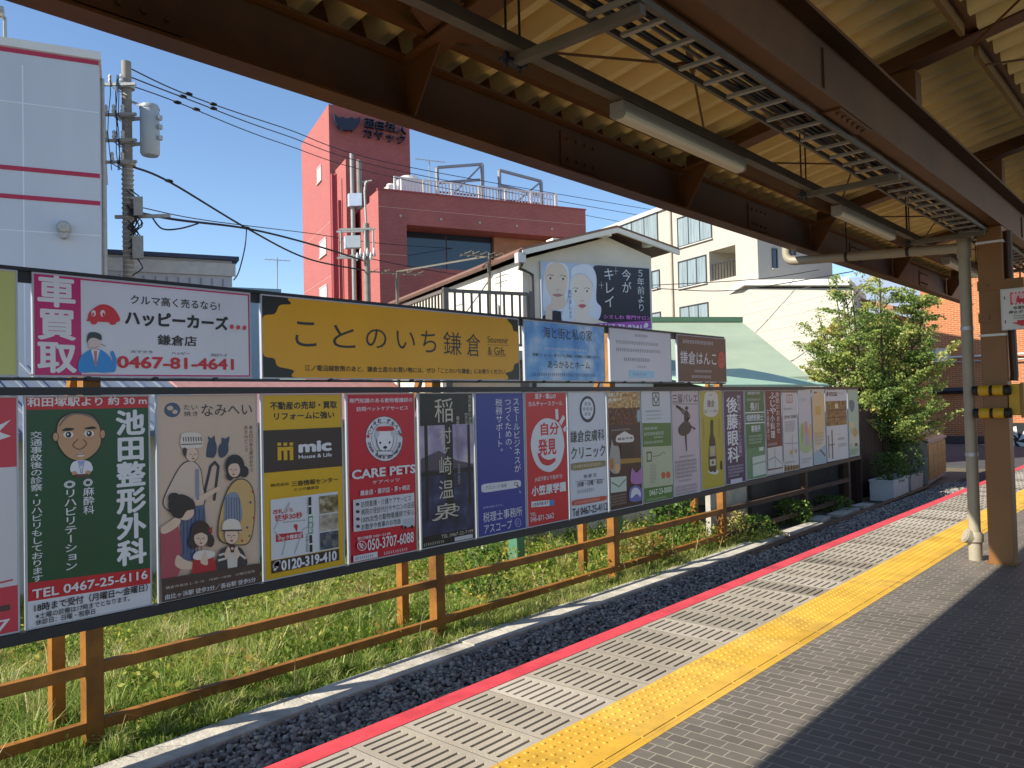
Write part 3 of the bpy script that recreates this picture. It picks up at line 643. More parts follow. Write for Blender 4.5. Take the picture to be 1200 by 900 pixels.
            for r in range(rows):
                u = u0; ue = u1 if r < rows - 1 else u0 + (u1 - u0) * rg.uniform(.7, 1)
                while u + gw < ue:
                    va = v0 + rh * (r + .15); vb = v0 + rh * (r + .78)
                    for e in range(3):
                        yy = va + (vb - va) * (e / 2) * .86; aa, bb = rg.uniform(0, .15), rg.uniform(.6, .85)
                        b.add([to(u + gw * aa, yy + (vb - va) * .14, d), to(u + gw * bb, yy + (vb - va) * .14, d), to(u + gw * bb, yy, d), to(u + gw * aa, yy, d)], [(0, 1, 2, 3)])
                    xx = rg.uniform(.2, .6); b.add([to(u + gw * xx, vb, d + .0001), to(u + gw * (xx + .14), vb, d + .0001), to(u + gw * (xx + .14), va, d + .0001), to(u + gw * xx, va, d + .0001)], [(0, 1, 2, 3)])
                    u += gw * 1.12
    for part, (b, l) in acc.items():
        if b.f: b.put(part, l, t)
    for part, b, c in solo:
        if b.f: b.put(part, c, t)
    for i in range(clips):
        x = Wd * (i + .7) / (clips + .4); MB().obox(P + h * x - UP * .022 - n * .03, h * .035, n * .045, UP * .028).put('clip', M_black, t)
    return t
def low(px0, px1, label, bg, items, q=None, **k):
    a, b = onY(px0, 460, YB).x, onY(px1, 460, YB).x; z0 = zbot((a + b) / 2)
    return board((a, YB, z0), 0, b - a, 1.738 - z0, label, bg, items, q, LG, **k)
def up(px0, px1, label, bg, items, q=None, **k):
    a, b = onY(px0, 400, YB).x, onY(px1, 400, YB).x
    return board((a, YB, 1.876), 0, b - a, 2.638 - 1.876, label, bg, items, q, UG, clips=3, **k)
def noisy(name, stops, scale=3.0, z=False, rough=.42):          # printed photograph ground: soft clouds of the given colours
    m = bpy.data.materials.new(name); m.use_nodes = True; t = m.node_tree; b = t.nodes['Principled BSDF']; b.inputs['Roughness'].default_value = rough
    tc = t.nodes.new('ShaderNodeTexCoord'); n = t.nodes.new('ShaderNodeTexNoise'); n.inputs['Scale'].default_value = scale; n.inputs['Detail'].default_value = 6
    t.links.new(tc.outputs['Object'], n.inputs[0]); r = t.nodes.new('ShaderNodeValToRGB')
    while len(r.color_ramp.elements) < len(stops): r.color_ramp.elements.new(.5)
    for i, (p, c) in enumerate(stops): r.color_ramp.elements[i].position = p; r.color_ramp.elements[i].color = lin(c)
    t.links.new(n.outputs[0], r.inputs[0]); t.links.new(r.outputs[0], b.inputs['Base Color']); MATS[name] = m; return m

WH, BK = '#e4e4e6', '#1b1b1f'
# ---- upper row
up(-330, 21, 'plain olive-yellow advertising board at the left edge of the upper row', '#c9cc78', [])
q = K((150, 80), (1140, 172), (155, 545), (1140, 552)); MG = '#c8186e'
up(38, 294, 'white advertising board with a magenta strip, red car emblem and man in blue suit', '#dfe0e6', [
    ('r', 150, 82, 340, 560, MG), ('l', [(150, 92), (1130, 182), (1130, 541), (150, 537)], .012, MG), ('v', '車買取', 168, 92, 322, 530, WH, .03),
    ('t', 'クルマ高く売るなら!', 548, 184, 975, 244, BK, .012), ('t', 'ハッピーカーズ', 522, 245, 1018, 342, BK, .045), ('t', '鎌倉店', 668, 355, 855, 410, BK, .02),
    ('t', 'カマクラ', 548, 425, 645, 441, BK), ('t', 'ハッピー', 733, 432, 820, 448, BK), ('t', 'ヨロシイ', 925, 440, 1010, 455, BK), ('t', '0467-81-4641', 488, 452, 1045, 516, '#d0142e', .03),
    ('P', [(365, 290), (375, 255), (420, 222), (465, 232), (495, 270), (496, 298), (430, 300), (362, 296)], '#d8283c'), ('c', 392, 300, 14, 12, '#d8283c'), ('c', 470, 300, 16, 13, '#d8283c'),
    ('c', 390, 262, 9, 14, WH), ('c', 428, 262, 10, 15, WH), ('c', 388, 266, 4, 8, '#d8283c'), ('c', 431, 267, 5, 9, '#d8283c'),
    ('c', 1036, 322, 10, 10, '#d8283c'), ('c', 1070, 325, 10, 10, '#d8283c'), ('c', 1104, 327, 10, 10, '#d8283c'),
    ('P', [(330, 522), (335, 460), (375, 425), (420, 425), (455, 455), (468, 495), (450, 525), (390, 524)], '#2d8fd8'), ('P', [(450, 520), (470, 480), (460, 440), (470, 430), (485, 470), (478, 520)], '#2d8fd8'),
    ('p', [(378, 425), (415, 425), (398, 500)], WH), ('p', [(390, 430), (403, 430), (402, 495), (394, 495)], '#c07878'), ('c', 391, 395, 25, 32, '#dcc8c0'), ('P', [(362, 392), (368, 352), (395, 346), (420, 358), (420, 382), (395, 372), (375, 375)], '#3a3c44'),
    ('l', [(420, 400), (440, 408)], .004, '#555a66'), ('L', [(378, 412), (390, 418), (405, 410)], .004, '#8a6a68')], q)
q = K((65, 65), (1190, 162), (65, 432), (1190, 435)); YE2 = '#eaa802'
up(306, 608, 'wide yellow advertising board with notched black corners and thin brush lettering', '#0d0d0d', [
    ('P', [(172, 76), (400, 92), (700, 120), (1000, 145), (1110, 153), (1130, 172), (1150, 190), (1160, 215), (1185, 225), (1186, 290), (1186, 350), (1160, 362), (1148, 390), (1110, 402), (1100, 432), (800, 432), (500, 431), (190, 430), (170, 395), (118, 378), (106, 345), (72, 330), (70, 250), (72, 165), (110, 150), (128, 112), (165, 105)], YE2),
    ('t', 'こ', 178, 180, 252, 292, BK, .0), ('t', 'と', 312, 192, 398, 296, BK, 0), ('t', 'の', 440, 206, 525, 296, BK, 0), ('t', 'い', 568, 215, 650, 298, BK, 0), ('t', 'ち', 678, 212, 748, 312, BK, 0), ('t', '鎌', 782, 216, 872, 324, BK, 0), ('t', '倉', 898, 224, 970, 330, BK, 0),
    ('t', 'Souvenir', 1010, 236, 1126, 272, BK, 0), ('t', '& Gift.', 1010, 284, 1110, 324, BK, 0), ('l', [(1008, 276), (1126, 279)], .004, BK), ('l', [(1008, 325), (1112, 327)], .004, BK),
    ('t', '江ノ電沿線散策のあと、鎌倉土産のお買い物には、ぜひ「ことのいち鎌倉」にお寄りください。', 208, 372, 1112, 408, BK, .012)], q)
q = K((62, 393), (497, 440), (75, 718), (497, 722))
up(614, 708, 'sky-blue advertising board with clouds and dark house builder lettering', noisy('sky_print', [(.3, '#2f7fd0'), (.5, '#7cb8e8'), (.68, '#dce8f0')], 2.5), [
    ('t', '海と街と私の家', 160, 432, 425, 516, BK, .004), ('s', 165, 548, 470, 566, 1, '#eef2f6'), ('t', '各種リフォーム・家づくりご相談。お気軽にご相談ください', 108, 576, 470, 600, BK, .01), ('t', 'あらかるとホーム', 184, 612, 408, 658, BK, .008), ('s', 110, 676, 472, 700, 1, '#1c3f86')], q)
q = K((525, 445), (858, 475), (535, 722), (863, 725))
up(714, 786, 'pale grey advertising board with faint centred lines and a small light-blue box', '#d6d8de', [
    ('s', 655, 478, 735, 498, 1, '#565a66'), ('s', 560, 515, 808, 538, 1, '#6a6e78'), ('s', 560, 553, 822, 577, 1, '#6a6e78'), ('s', 600, 600, 795, 625, 1, '#3c4048'), ('s', 670, 640, 730, 655, 1, '#6a6e78'), ('r', 628, 666, 762, 704, '#9fd0ea'), ('s', 645, 676, 720, 695, 1, '#4f86a8')], q)
q = K((890, 478), (1145, 492), (890, 724), (1155, 724))
up(793, 850, 'dark brown advertising board with white brush lettering and a round red seal', '#4a2f22', [
    ('s', 918, 506, 1122, 532, 1, WH), ('t', '鎌倉はんこ', 905, 562, 1095, 636, WH, .004), ('P', [(1105, 580), (1123, 560), (1140, 580), (1142, 630), (1122, 652), (1104, 632)], '#c23a2c'), ('l', [(1112, 590), (1136, 590)], .012, '#4a2f22'), ('l', [(1112, 615), (1136, 615)], .012, '#4a2f22'), ('s', 975, 658, 1078, 676, 1, WH), ('s', 960, 686, 1098, 706, 1, WH)], q)

# ---- unseen boards added past the left edge to keep sun off the ballast
for i, x in enumerate((-9.5, -7.4, -5.3)): board((x, YB, .065), 0, 2.0, 1.67, ('plain grey', 'plain cream', 'plain pale blue')[i] + ' unseen board added left of the lower row to shade the ballast', ('#b8babd', '#cfc8b4', '#a8b8c8')[i], [], None, LG); board((x, YB, 1.876), 0, 2.0, .762, ('plain white', 'plain tan', 'plain green')[i] + ' unseen board added left of the upper row to shade the ballast', ('#d8d8d8', '#c0a884', '#7a9a80')[i], [], None, UG)
# ---- lower row
RD, GN = '#c8242e', '#1f5030'
low(-330, 21, 'red and white advertising board cut off at the left end of the lower row', '#d8d8da', [
    ('r', -9, -9, 9, .30, '#cf3f50'), ('r', -9, .80, 9, 9, '#cf3f50'), ('p', [(.86, .15), (.97, .10), (.92, .15), (.97, .17), (.9, .19)], WH), ('t', '7', .9, .935, .96, .98, WH, .01), ('r', .86, .875, .96, .9, '#58403e'), ('l', [(.8, .79), (.97, .775)], .012, '#cf3f50')], None)
q = K((88, 38), (500, 38), (88, 843), (508, 757)); SK = '#c99a72'
low(28, 175, 'dark green clinic board with white lettering and a cartoon of a bald doctor', GN, [
    ('r', 80, 30, 520, 84, RD), ('t', '和田塚駅より', 97, 43, 335, 76, WH, .02), ('t', '約 30 m', 353, 42, 490, 72, WH, .02),
    ('p', [(86, 682), (506, 630), (508, 700), (88, 745)], RD), ('p', [(88, 745), (508, 682), (510, 790), (88, 870)], '#dcdce0'),
    ('v', '池田整形外科', 380, 88, 486, 622, WH, .035), ('v', '交通事故後の診察・リハビリもしております', 104, 160, 142, 678, WH, .008), ('v', '◎麻酔科', 268, 322, 306, 448, WH, .012), ('v', '◎リハビリテーション', 206, 328, 250, 640, WH, .012),
    ('P', [(186, 200), (188, 130), (220, 100), (258, 95), (305, 108), (328, 150), (330, 210), (300, 250), (258, 266), (215, 250)], '#262220'), ('P', [(189, 198), (191, 134), (222, 104), (258, 99), (302, 112), (325, 152), (326, 208), (297, 246), (258, 262), (217, 246)], SK),
    ('c', 182, 180, 10, 17, '#262220'), ('c', 182, 180, 8, 14, SK), ('c', 334, 172, 10, 17, '#262220'), ('c', 334, 172, 8, 14, SK),
    ('P', [(192, 148), (200, 128), (222, 104), (258, 99), (302, 112), (322, 142), (300, 118), (258, 104), (222, 112)], '#77706a'),
    ('P', [(202, 160), (215, 150), (240, 152), (232, 159)], BK), ('P', [(272, 152), (300, 145), (313, 152), (290, 155)], BK),
    ('c', 222, 173, 16, 11, '#efe8e0'), ('c', 289, 170, 16, 11, '#efe8e0'), ('c', 222, 173, 9, 10, BK), ('c', 289, 170, 9, 10, BK), ('c', 220, 172, 3, 4, WH), ('c', 287, 168, 3, 4, WH),
    ('L', [(252, 190), (236, 210), (258, 224), (280, 206), (266, 188)], .005, '#5a3a2a'), ('P', [(246, 243), (258, 238), (274, 240), (270, 248), (254, 250)], '#e8d0c8'), ('l', [(246, 243), (274, 240)], .005, '#5a2a22'),
    ('P', [(228, 300), (232, 272), (250, 262), (275, 262), (294, 272), (298, 298), (262, 310)], '#e4e6ec'), ('p', [(252, 263), (272, 263), (262, 285)], '#9aa8d8'), ('l', [(252, 264), (262, 306)], .005, '#8a8aa0'), ('l', [(272, 264), (264, 306)], .005, '#8a8aa0'), ('c', 240, 306, 9, 7, SK), ('c', 284, 304, 9, 7, SK), ('p', [(240, 310), (284, 308), (282, 318), (242, 320)], '#6a3a2a'),
    ('t', 'TEL 0467-25-6116', 106, 663, 490, 708, WH, .02), ('t', '18時まで受付（月曜日～金曜日）', 112, 717, 490, 745, BK, .018, 'true'), ('t', '※土曜の診療は17時までとなります。', 116, 754, 425, 774, BK, .01, 'true'), ('t', '休診日：日曜・祝祭日', 116, 787, 305, 807, BK, .01, 'true')], q)
q = K((15, 25), (425, 28), (10, 903), (436, 815)); LN = '#3c3a42'; TN = '#d9bda4'; FL = '#e6c7ad'
def face(x, y, r, look=0): return [('c', x, y, r, r * 1.2, LN), ('c', x, y, r - 1.5, r * 1.2 - 1.5, FL), ('l', [(x - r * .55 + look, y - 1), (x - r * .2 + look, y + 1)], .005, LN), ('l', [(x + r * .15 + look, y + 1), (x + r * .5 + look, y - 1)], .005, LN), ('l', [(x + look, y + 3), (x - 2 + look, y + r * .4)], .003, LN), ('c', x + look, y + r * .7, r * .2, r * .12, '#b04a44')]
low(183, 301, 'tan advertising board with a drawn cook and four people in old-fashioned clothes', TN, [
    ('c', 74, 90, 31, 31, '#4a5a78'), ('c', 66, 82, 12, 10, TN), ('c', 84, 98, 10, 9, TN), ('t', 'たい', 118, 68, 172, 90, LN, 0), ('t', '焼き', 118, 96, 174, 118, LN, 0), ('t', 'なみへい', 188, 66, 402, 118, LN, .004),
    ('v', 'ある日のある夏のおやつ', 388, 158, 408, 355, LN, 0), ('v', 'あまみどころ', 366, 158, 386, 270, '#a0563c', 0),
    ('l', [(196, 440), (222, 330), (240, 312), (255, 330), (236, 470)], .024, LN), ('P', [(205, 285), (212, 232), (228, 212), (246, 232), (248, 268), (236, 292), (218, 292)], '#3d4a63'), ('p', [(218, 232), (212, 202), (226, 212), (240, 200), (244, 232)], '#3d4a63'), ('P', [(258, 288), (256, 250), (275, 228), (296, 240), (296, 270), (276, 292)], '#3d4a63'), ('p', [(268, 240), (270, 208), (284, 214), (304, 204), (296, 245)], '#3d4a63'),
    ('P', [(30, 480), (60, 400), (105, 320), (150, 305), (182, 340), (190, 400), (195, 490), (120, 510), (60, 520)], LN), ('P', [(34, 480), (63, 402), (107, 324), (150, 309), (179, 342), (187, 400), (191, 488), (120, 506), (62, 515)], '#dcc5b0')]
    + [('p', [(95, 505), (195, 490), (200, 560), (165, 640), (150, 720), (100, 730)], '#5a6a8c')] + [('l', [(110 + 16 * i, 510), (108 + 14 * i, 700)], .006, '#2f3c58') for i in range(6)] + face(146, 278, 26, 5) + [
    ('P', [(105, 250), (104, 200), (120, 188), (160, 186), (186, 200), (188, 245), (146, 252)], '#e4d8ca'), ('l', [(106, 236), (187, 234)], .008, LN)] + [('l', [(112 + 10 * i, 206), (114 + 10 * i, 222)], .008, LN) for i in range(8)] + [
    ('P', [(110, 270), (112, 250), (125, 256), (120, 290)], LN), ('P', [(150, 465), (200, 440), (250, 415), (258, 425), (215, 455), (160, 490)], FL), ('r', 160, 340, 172, 470, '#8a93a8'),
    ('P', [(255, 640), (250, 560), (280, 450), (320, 390), (370, 385), (405, 430), (412, 520), (390, 640), (330, 660)], LN), ('P', [(259, 636), (254, 560), (283, 452), (322, 394), (368, 389), (401, 432), (408, 520), (387, 636), (330, 656)], '#d8b070')]
    + [('c', x, y, 5, 6, c) for x, y, c in ((352, 640, '#b8402c'), (375, 585, '#4a5a8a'), (405, 545, '#b8402c'), (390, 480, '#4a5a8a'), (400, 435, '#b8402c'), (345, 600, '#e8e0d0'), (385, 620, '#6a8a4a'))] + [
    ('P', [(275, 500), (285, 450), (330, 440), (350, 500), (345, 560), (280, 575)], '#8a94a8')] + [('l', [(284 + 11 * i, 460), (282 + 12 * i, 565)], .006, '#3d4a63') for i in range(6)] + [('c', 322, 330, 42, 50, '#2c2a30'), ('c', 362, 352, 20, 24, '#2c2a30'), ('c', 300, 368, 16, 22, '#2c2a30')] + face(318, 344, 27, -3) + [
    ('P', [(288, 335), (300, 300), (335, 296), (352, 330), (330, 318), (305, 320)], '#2c2a30'),
    ('P', [(10, 800), (12, 640), (30, 580), (80, 575), (95, 640), (90, 760), (60, 800)], '#b3525c'), ('P', [(12, 590), (50, 560), (80, 540), (95, 560), (70, 590), (30, 610)], FL), ('c', 112, 520, 36, 34, FL), ('P', [(50, 505), (55, 465), (100, 445), (145, 470), (152, 505), (120, 515), (98, 545), (70, 540)], '#2f2b2c'), ('c', 72, 462, 24, 24, '#2f2b2c'), ('P', [(80, 700), (110, 720), (150, 735), (150, 755), (100, 760), (70, 740)], FL),
    ('c', 175, 610, 42, 54, '#40302c'), ('c', 212, 640, 18, 28, '#40302c'), ('c', 144, 645, 18, 30, '#40302c'), ('p', [(200, 600), (222, 580), (220, 610)], '#a8363a')] + face(174, 630, 29, 0) + [('P', [(148, 615), (160, 585), (200, 590), (205, 618), (176, 606)], '#40302c'),
    ('P', [(140, 790), (142, 720), (170, 690), (205, 690), (232, 730), (230, 780), (180, 800)], '#b82c34'), ('P', [(142, 715), (150, 690), (180, 680), (225, 685), (228, 705), (185, 720)], '#e8dcd0'), ('P', [(170, 730), (185, 690), (195, 690), (200, 740)], FL),
    ('P', [(238, 750), (250, 690), (275, 668), (335, 665), (362, 700), (368, 740), (300, 765)], '#3c3c40'), ('l', [(250, 700), (285, 690)], .018, '#d8d0c4'), ('l', [(246, 722), (284, 712)], .018, '#d8d0c4'), ('l', [(330, 690), (362, 712)], .018, '#d8d0c4'), ('p', [(280, 668), (330, 664), (325, 760), (285, 765)], '#d8d0c4')] + face(302, 618, 31, 0) + [
    ('P', [(265, 600), (268, 562), (300, 548), (335, 560), (342, 598), (302, 590)], '#e8dccc'), ('l', [(262, 598), (345, 596)], .014, LN), ('c', 304, 672, 17, 17, '#4a2f28'), ('c', 304, 672, 6, 6, TN), ('P', [(270, 700), (285, 665), (296, 680), (290, 720)], FL), ('P', [(338, 695), (320, 665), (312, 680), (320, 716)], FL),
    ('p', [(10, 800), (434, 730), (440, 850), (8, 920)], '#4e3c34'), ('t', '鎌倉市長谷１-８-10　10:00～18:00　火曜日定休', 30, 792, 405, 808, '#cfc3b4', 0), ('t', '由比ヶ浜駅 徒歩3分／長谷駅 徒歩5分', 28, 820, 408, 852, WH, .006)], q)
q = K((20, 25), (383, 28), (20, 880), (388, 803)); DB = '#3b2b26'; MY = '#e0b010'
low(306, 400.5, 'yellow and dark brown estate agent board with a small street map', MY, [
    ('t', '不動産の売却・買取', 56, 60, 358, 98, BK, .03), ('t', 'リフォームに強い', 72, 106, 345, 146, BK, .03), ('p', [(20, 192), (384, 180), (384, 356), (20, 386)], DB), ('t', 'mic', 176, 236, 330, 296, WH, .05), ('t', 'House & Life', 176, 296, 330, 322, WH, .02)]
    + [('r', 84 + 26 * i, 248, 100 + 26 * i, 262, MY) for i in range(3)] + [('r', 84 + 26 * i, 268, 100 + 26 * i, 328, MY) for i in range(3)] + [('r', 84, 268, 152, 284, MY),
    ('t', '株式会社', 52, 428, 132, 450, BK, .012), ('t', '三春情報センター', 142, 408, 358, 444, BK, .015), ('t', 'ミック鎌倉店', 153, 446, 266, 468, BK, .008),
    ('p', [(50, 508), (355, 470), (357, 725), (50, 782)], '#dcdde0'), ('p', [(50, 785), (357, 728), (359, 778), (50, 842)], DB), ('t', '0120-319-410', 92, 748, 346, 816, WH, .035), ('L', [(66, 822), (62, 806), (70, 792), (82, 790), (76, 800), (72, 812)], .03, WH),
    ('t', '改札から', 60, 542, 146, 574, '#c22a30', .03), ('t', '徒歩30秒', 66, 562, 188, 606, '#c22a30', .03), ('p', [(70, 664), (188, 652), (190, 680), (70, 700)], '#c22a30'), ('t', 'ミック鎌倉店', 78, 662, 184, 690, WH, .02), ('c', 157, 628, 9, 10, '#c22a30'), ('p', [(150, 632), (166, 630), (162, 655)], '#c22a30'),
    ('l', [(62, 640), (130, 520), (120, 560)], .012, '#b4b8bc'), ('l', [(64, 650), (110, 700), (95, 760)], .012, '#b4b8bc'), ('l', [(100, 610), (200, 600)], .012, '#b4b8bc'), ('l', [(150, 750), (190, 640), (240, 620)], .012, '#b4b8bc'),
    ('l', [(222, 500), (224, 742)], .03, '#f0f0f0'), ('l', [(222, 500), (222, 530)], .03, BK), ('l', [(222, 545), (222, 570)], .03, BK), ('l', [(223, 672), (224, 700)], .03, BK), ('l', [(224, 715), (224, 740)], .03, BK), ('r', 214, 582, 234, 662, '#1f8a4a'), ('v', '鎌倉駅', 215, 586, 233, 658, WH, .02), ('v', 'バスターミナル', 205, 500, 216, 570, BK, 0), ('v', '小町通り商店街', 200, 660, 212, 744, BK, 0),
    ('r', 266, 488, 354, 566, noisy('shop_print', [(.3, '#2a2c22'), (.5, '#7a6a3a'), (.7, '#c8c0a8')], 14)), ('r', 266, 572, 354, 645, noisy('interior_print', [(.3, '#7a7060'), (.5, '#b8ac98'), (.7, '#dcd6c8')], 10)), ('r', 266, 651, 354, 728, noisy('lounge_print', [(.35, '#243040'), (.5, '#4a5664'), (.7, '#9a8a70')], 12))], q)
q = K((20, 30), (355, 25), (22, 868), (362, 797)); CR = '#cc1230'; NV = '#23284a'
ringA = [('t', c, 198 + 78 * math.cos(rad(a)) - 8, 252 + 92 * math.sin(rad(a)) - 10, 198 + 78 * math.cos(rad(a)) + 8, 252 + 92 * math.sin(rad(a)) + 10, NV, .02) for c, a in zip('CARE PETS', [200 + 17.5 * i for i in range(9)]) if c != ' ']
ringB = [('t', c, 198 + 78 * math.cos(rad(a)) - 6, 252 + 92 * math.sin(rad(a)) - 8, 198 + 78 * math.cos(rad(a)) + 6, 252 + 92 * math.sin(rad(a)) + 8, NV, .01) for c, a in zip('Home care services', [165 - 8.8 * i for i in range(18)]) if c != ' ']
low(405.5, 485.5, 'red pet care board with a round white dog emblem', CR, [
    ('t', '専門知識のある動物看護師の', 34, 48, 344, 78, WH, .012), ('t', '訪問ペットケアサービス', 66, 88, 320, 118, WH, .012), ('c', 198, 252, 94, 112, NV), ('c', 198, 252, 91, 109, '#e2e2e6'), ('c', 198, 250, 64, 78, NV), ('c', 198, 250, 62, 76, '#e2e2e6')] + ringA + ringB + [
    ('P', [(160, 285), (158, 235), (175, 205), (222, 203), (240, 235), (238, 280), (215, 318), (185, 320)], NV), ('P', [(163, 284), (161, 236), (177, 208), (221, 206), (237, 236), (235, 279), (214, 315), (186, 317)], '#f0f0f2'), ('P', [(160, 215), (148, 235), (158, 255), (172, 225)], '#c9c9d2'), ('P', [(236, 213), (250, 232), (240, 254), (226, 225)], '#c9c9d2'), ('P', [(160, 200), (172, 192), (228, 190), (240, 198), (238, 212), (162, 214)], CR),
    ('c', 174, 272, 5, 6, BK), ('c', 220, 270, 5, 6, BK), ('c', 198, 294, 10, 7, BK), ('l', [(198, 300), (198, 312)], .008, NV), ('L', [(180, 308), (198, 316), (214, 306)], .008, NV), ('r', 160, 312, 236, 332, '#e2e2e6'), ('l', [(160, 312), (236, 312), (236, 332), (160, 332), (160, 312)], .006, NV), ('c', 116, 240, 6, 9, CR), ('c', 280, 232, 6, 9, CR),
    ('t', 'CARE PETS', 36, 380, 352, 446, WH, .035), ('t', 'ケアペッツ', 132, 446, 268, 472, WH, .01), ('t', '鎌倉店・藤沢店・茅ヶ崎店', 74, 484, 320, 522, WH, .015),
    ('p', [(40, 552), (342, 514), (344, 664), (40, 708)], '#d2d2d8'), ('t', '訪問看護・介護ケアサービス', 76, 536, 325, 578, BK, .008), ('t', '病院の受診代行やサロンの送迎', 76, 570, 342, 614, BK, .008), ('t', '100%女性の動物看護師で安心', 76, 606, 342, 650, BK, .008), ('t', 'お散歩や食事のお世話', 76, 648, 270, 690, BK, .008)]
    + [('c', 60, 573 + 36 * i, 9, 8, '#2c3440') for i in range(4)] + [('r', 282, 640, 342, 682, '#b8bcc4'), ('c', 292, 684, 8, 8, BK), ('c', 328, 680, 8, 8, BK),
    ('t', '受付時間 9:00～21:00', 56, 716, 216, 740, WH, .01), ('t', '050-3707-6088', 104, 712, 336, 790, WH, .015), ('c', 76, 775, 22, 24, WH), ('c', 76, 775, 19, 21, CR), ('L', [(68, 764), (72, 778), (86, 786), (82, 776), (76, 768)], .02, WH), ('r', 36, 814, 150, 842, '#d8d8dc'), ('s', 44, 820, 140, 838, 1, BK), ('s', 180, 786, 350, 806, 1, WH)], q)
q = K((37, 75), (275, 70), (40, 770), (288, 715)); GD = '#c9c3ae'
low(490, 553.5, 'black hot-spring board with a dusk seascape and flowing pale brush lettering', '#141316', [
    ('r', 30, 215, 290, 425, noisy('dusk_print', [(.3, '#756a8c'), (.5, '#aa9db8'), (.68, '#d6c6cc')], 3)), ('p', [(40, 370), (120, 330), (200, 372), (280, 385), (282, 425), (40, 425)], '#57485a'), ('r', 30, 410, 290, 690, noisy('sea_print', [(.35, '#12152c'), (.55, '#2b3154'), (.72, '#4f5780')], 5)),
    ('r', 60, 205, 74, 640, '#0d0c0e'), ('r', 150, 205, 184, 600, '#0d0c0e'), ('r', 252, 205, 264, 560, '#0d0c0e'), ('r', 30, 418, 290, 432, '#0d0c0e'),
    ('t', '稲', 104, 96, 184, 206, GD, .0), ('t', '村', 122, 225, 176, 300, GD, 0), ('t', 'ヶ', 135, 308, 168, 345, GD, 0), ('t', '崎', 122, 352, 176, 440, GD, 0), ('t', '温', 118, 455, 184, 545, GD, 0), ('t', '泉', 96, 552, 206, 640, GD, 0), ('L', [(92, 636), (118, 632), (160, 585), (206, 576), (190, 600)], .012, GD),
    ('v', '海内最高の源泉', 252, 80, 270, 215, GD, 0), ('v', '絶景の湯', 236, 160, 252, 215, GD, 0), ('v', '鎌倉', 197, 175, 213, 215, GD, 0), ('v', '日帰り温泉', 200, 240, 214, 480, '#a39c8c', 0), ('t', 'TEL 0467-22-7199', 126, 684, 274, 706, GD, 0), ('s', 48, 726, 182, 744, 1, GD), ('r', 186, 702, 272, 720, '#c8c8cc')], q)
q = K((285, 72), (500, 68), (297, 717), (508, 668)); BL = '#2d3a94'
low(556, 613, 'blue tax office board with vertical white lettering and a white search bar', BL, [
    ('v', 'スモールビジネスが', 452, 92, 484, 424, WH, .0), ('v', 'つづくための、', 414, 95, 446, 342, WH, 0), ('v', '税務サポート。', 374, 98, 406, 352, WH, 0),
    ('P', [(312, 495), (322, 478), (400, 466), (474, 457), (484, 472), (474, 488), (400, 502), (322, 514)], '#d6d8de'), ('t', 'アスコープ 検索', 328, 476, 420, 500, '#44464e', .004), ('c', 462, 474, 8, 9, '#44464e'), ('c', 462, 474, 5, 6, '#d6d8de'), ('l', [(467, 481), (473, 488)], .02, '#44464e'), ('p', [(474, 500), (484, 508), (480, 516)], '#a8b4e0'),
    ('t', '未来が始まるから、', 318, 566, 405, 582, '#b8c0e4', 0), ('t', '税理士事務所', 318, 578, 488, 640, WH, .0), ('t', 'アスコープ', 322, 634, 442, 692, WH, 0), ('c', 468, 644, 14, 19, '#c0c6e6'), ('c', 468, 644, 12, 17, BL), ('s', 460, 634, 476, 654, 2, '#c0c6e6')], q)
q = K((22, 18), (282, 18), (35, 870), (297, 810)); RJ = '#cf1f2c'
low(614.5, 663, 'red culture school board with a white egg shape and red smile', RJ, [
    ('t', '逗子・葉山の', 84, 28, 216, 62, WH, .03), ('t', 'カルチャースクール', 44, 74, 258, 110, WH, .02), ('P', [(58, 370), (72, 260), (120, 195), (175, 185), (235, 215), (264, 300), (266, 380), (235, 470), (170, 518), (95, 480)], '#dfe1e6'),
    ('t', '自分', 118, 204, 234, 292, RJ, .03), ('t', '発見', 102, 304, 216, 418, RJ, .03), ('P', [(98, 410), (108, 402), (135, 432), (170, 442), (205, 430), (208, 450), (165, 478), (120, 462)], RJ), ('l', [(220, 135), (222, 182)], .06, WH), ('l', [(264, 178), (245, 212)], .06, WH), ('l', [(282, 240), (268, 255)], .06, WH),
    ('t', 'JR逗子駅より徒歩7分', 78, 532, 254, 578, WH, .008), ('t', '小笠原学園', 58, 576, 276, 668, WH, .04), ('p', [(56, 704), (168, 692), (168, 728), (56, 740)], '#dfe1e6'), ('p', [(168, 692), (198, 688), (198, 724), (168, 728)], '#3a86c8'), ('t', '小笠原学園 逗子', 60, 700, 162, 732, BK, .008), ('t', 'TEL', 48, 768, 86, 796, WH, .008), ('t', '046-871-2662', 50, 776, 196, 826, WH, .008)], q)
q = K((288, 18), (525, 18), (303, 807), (538, 762)); 
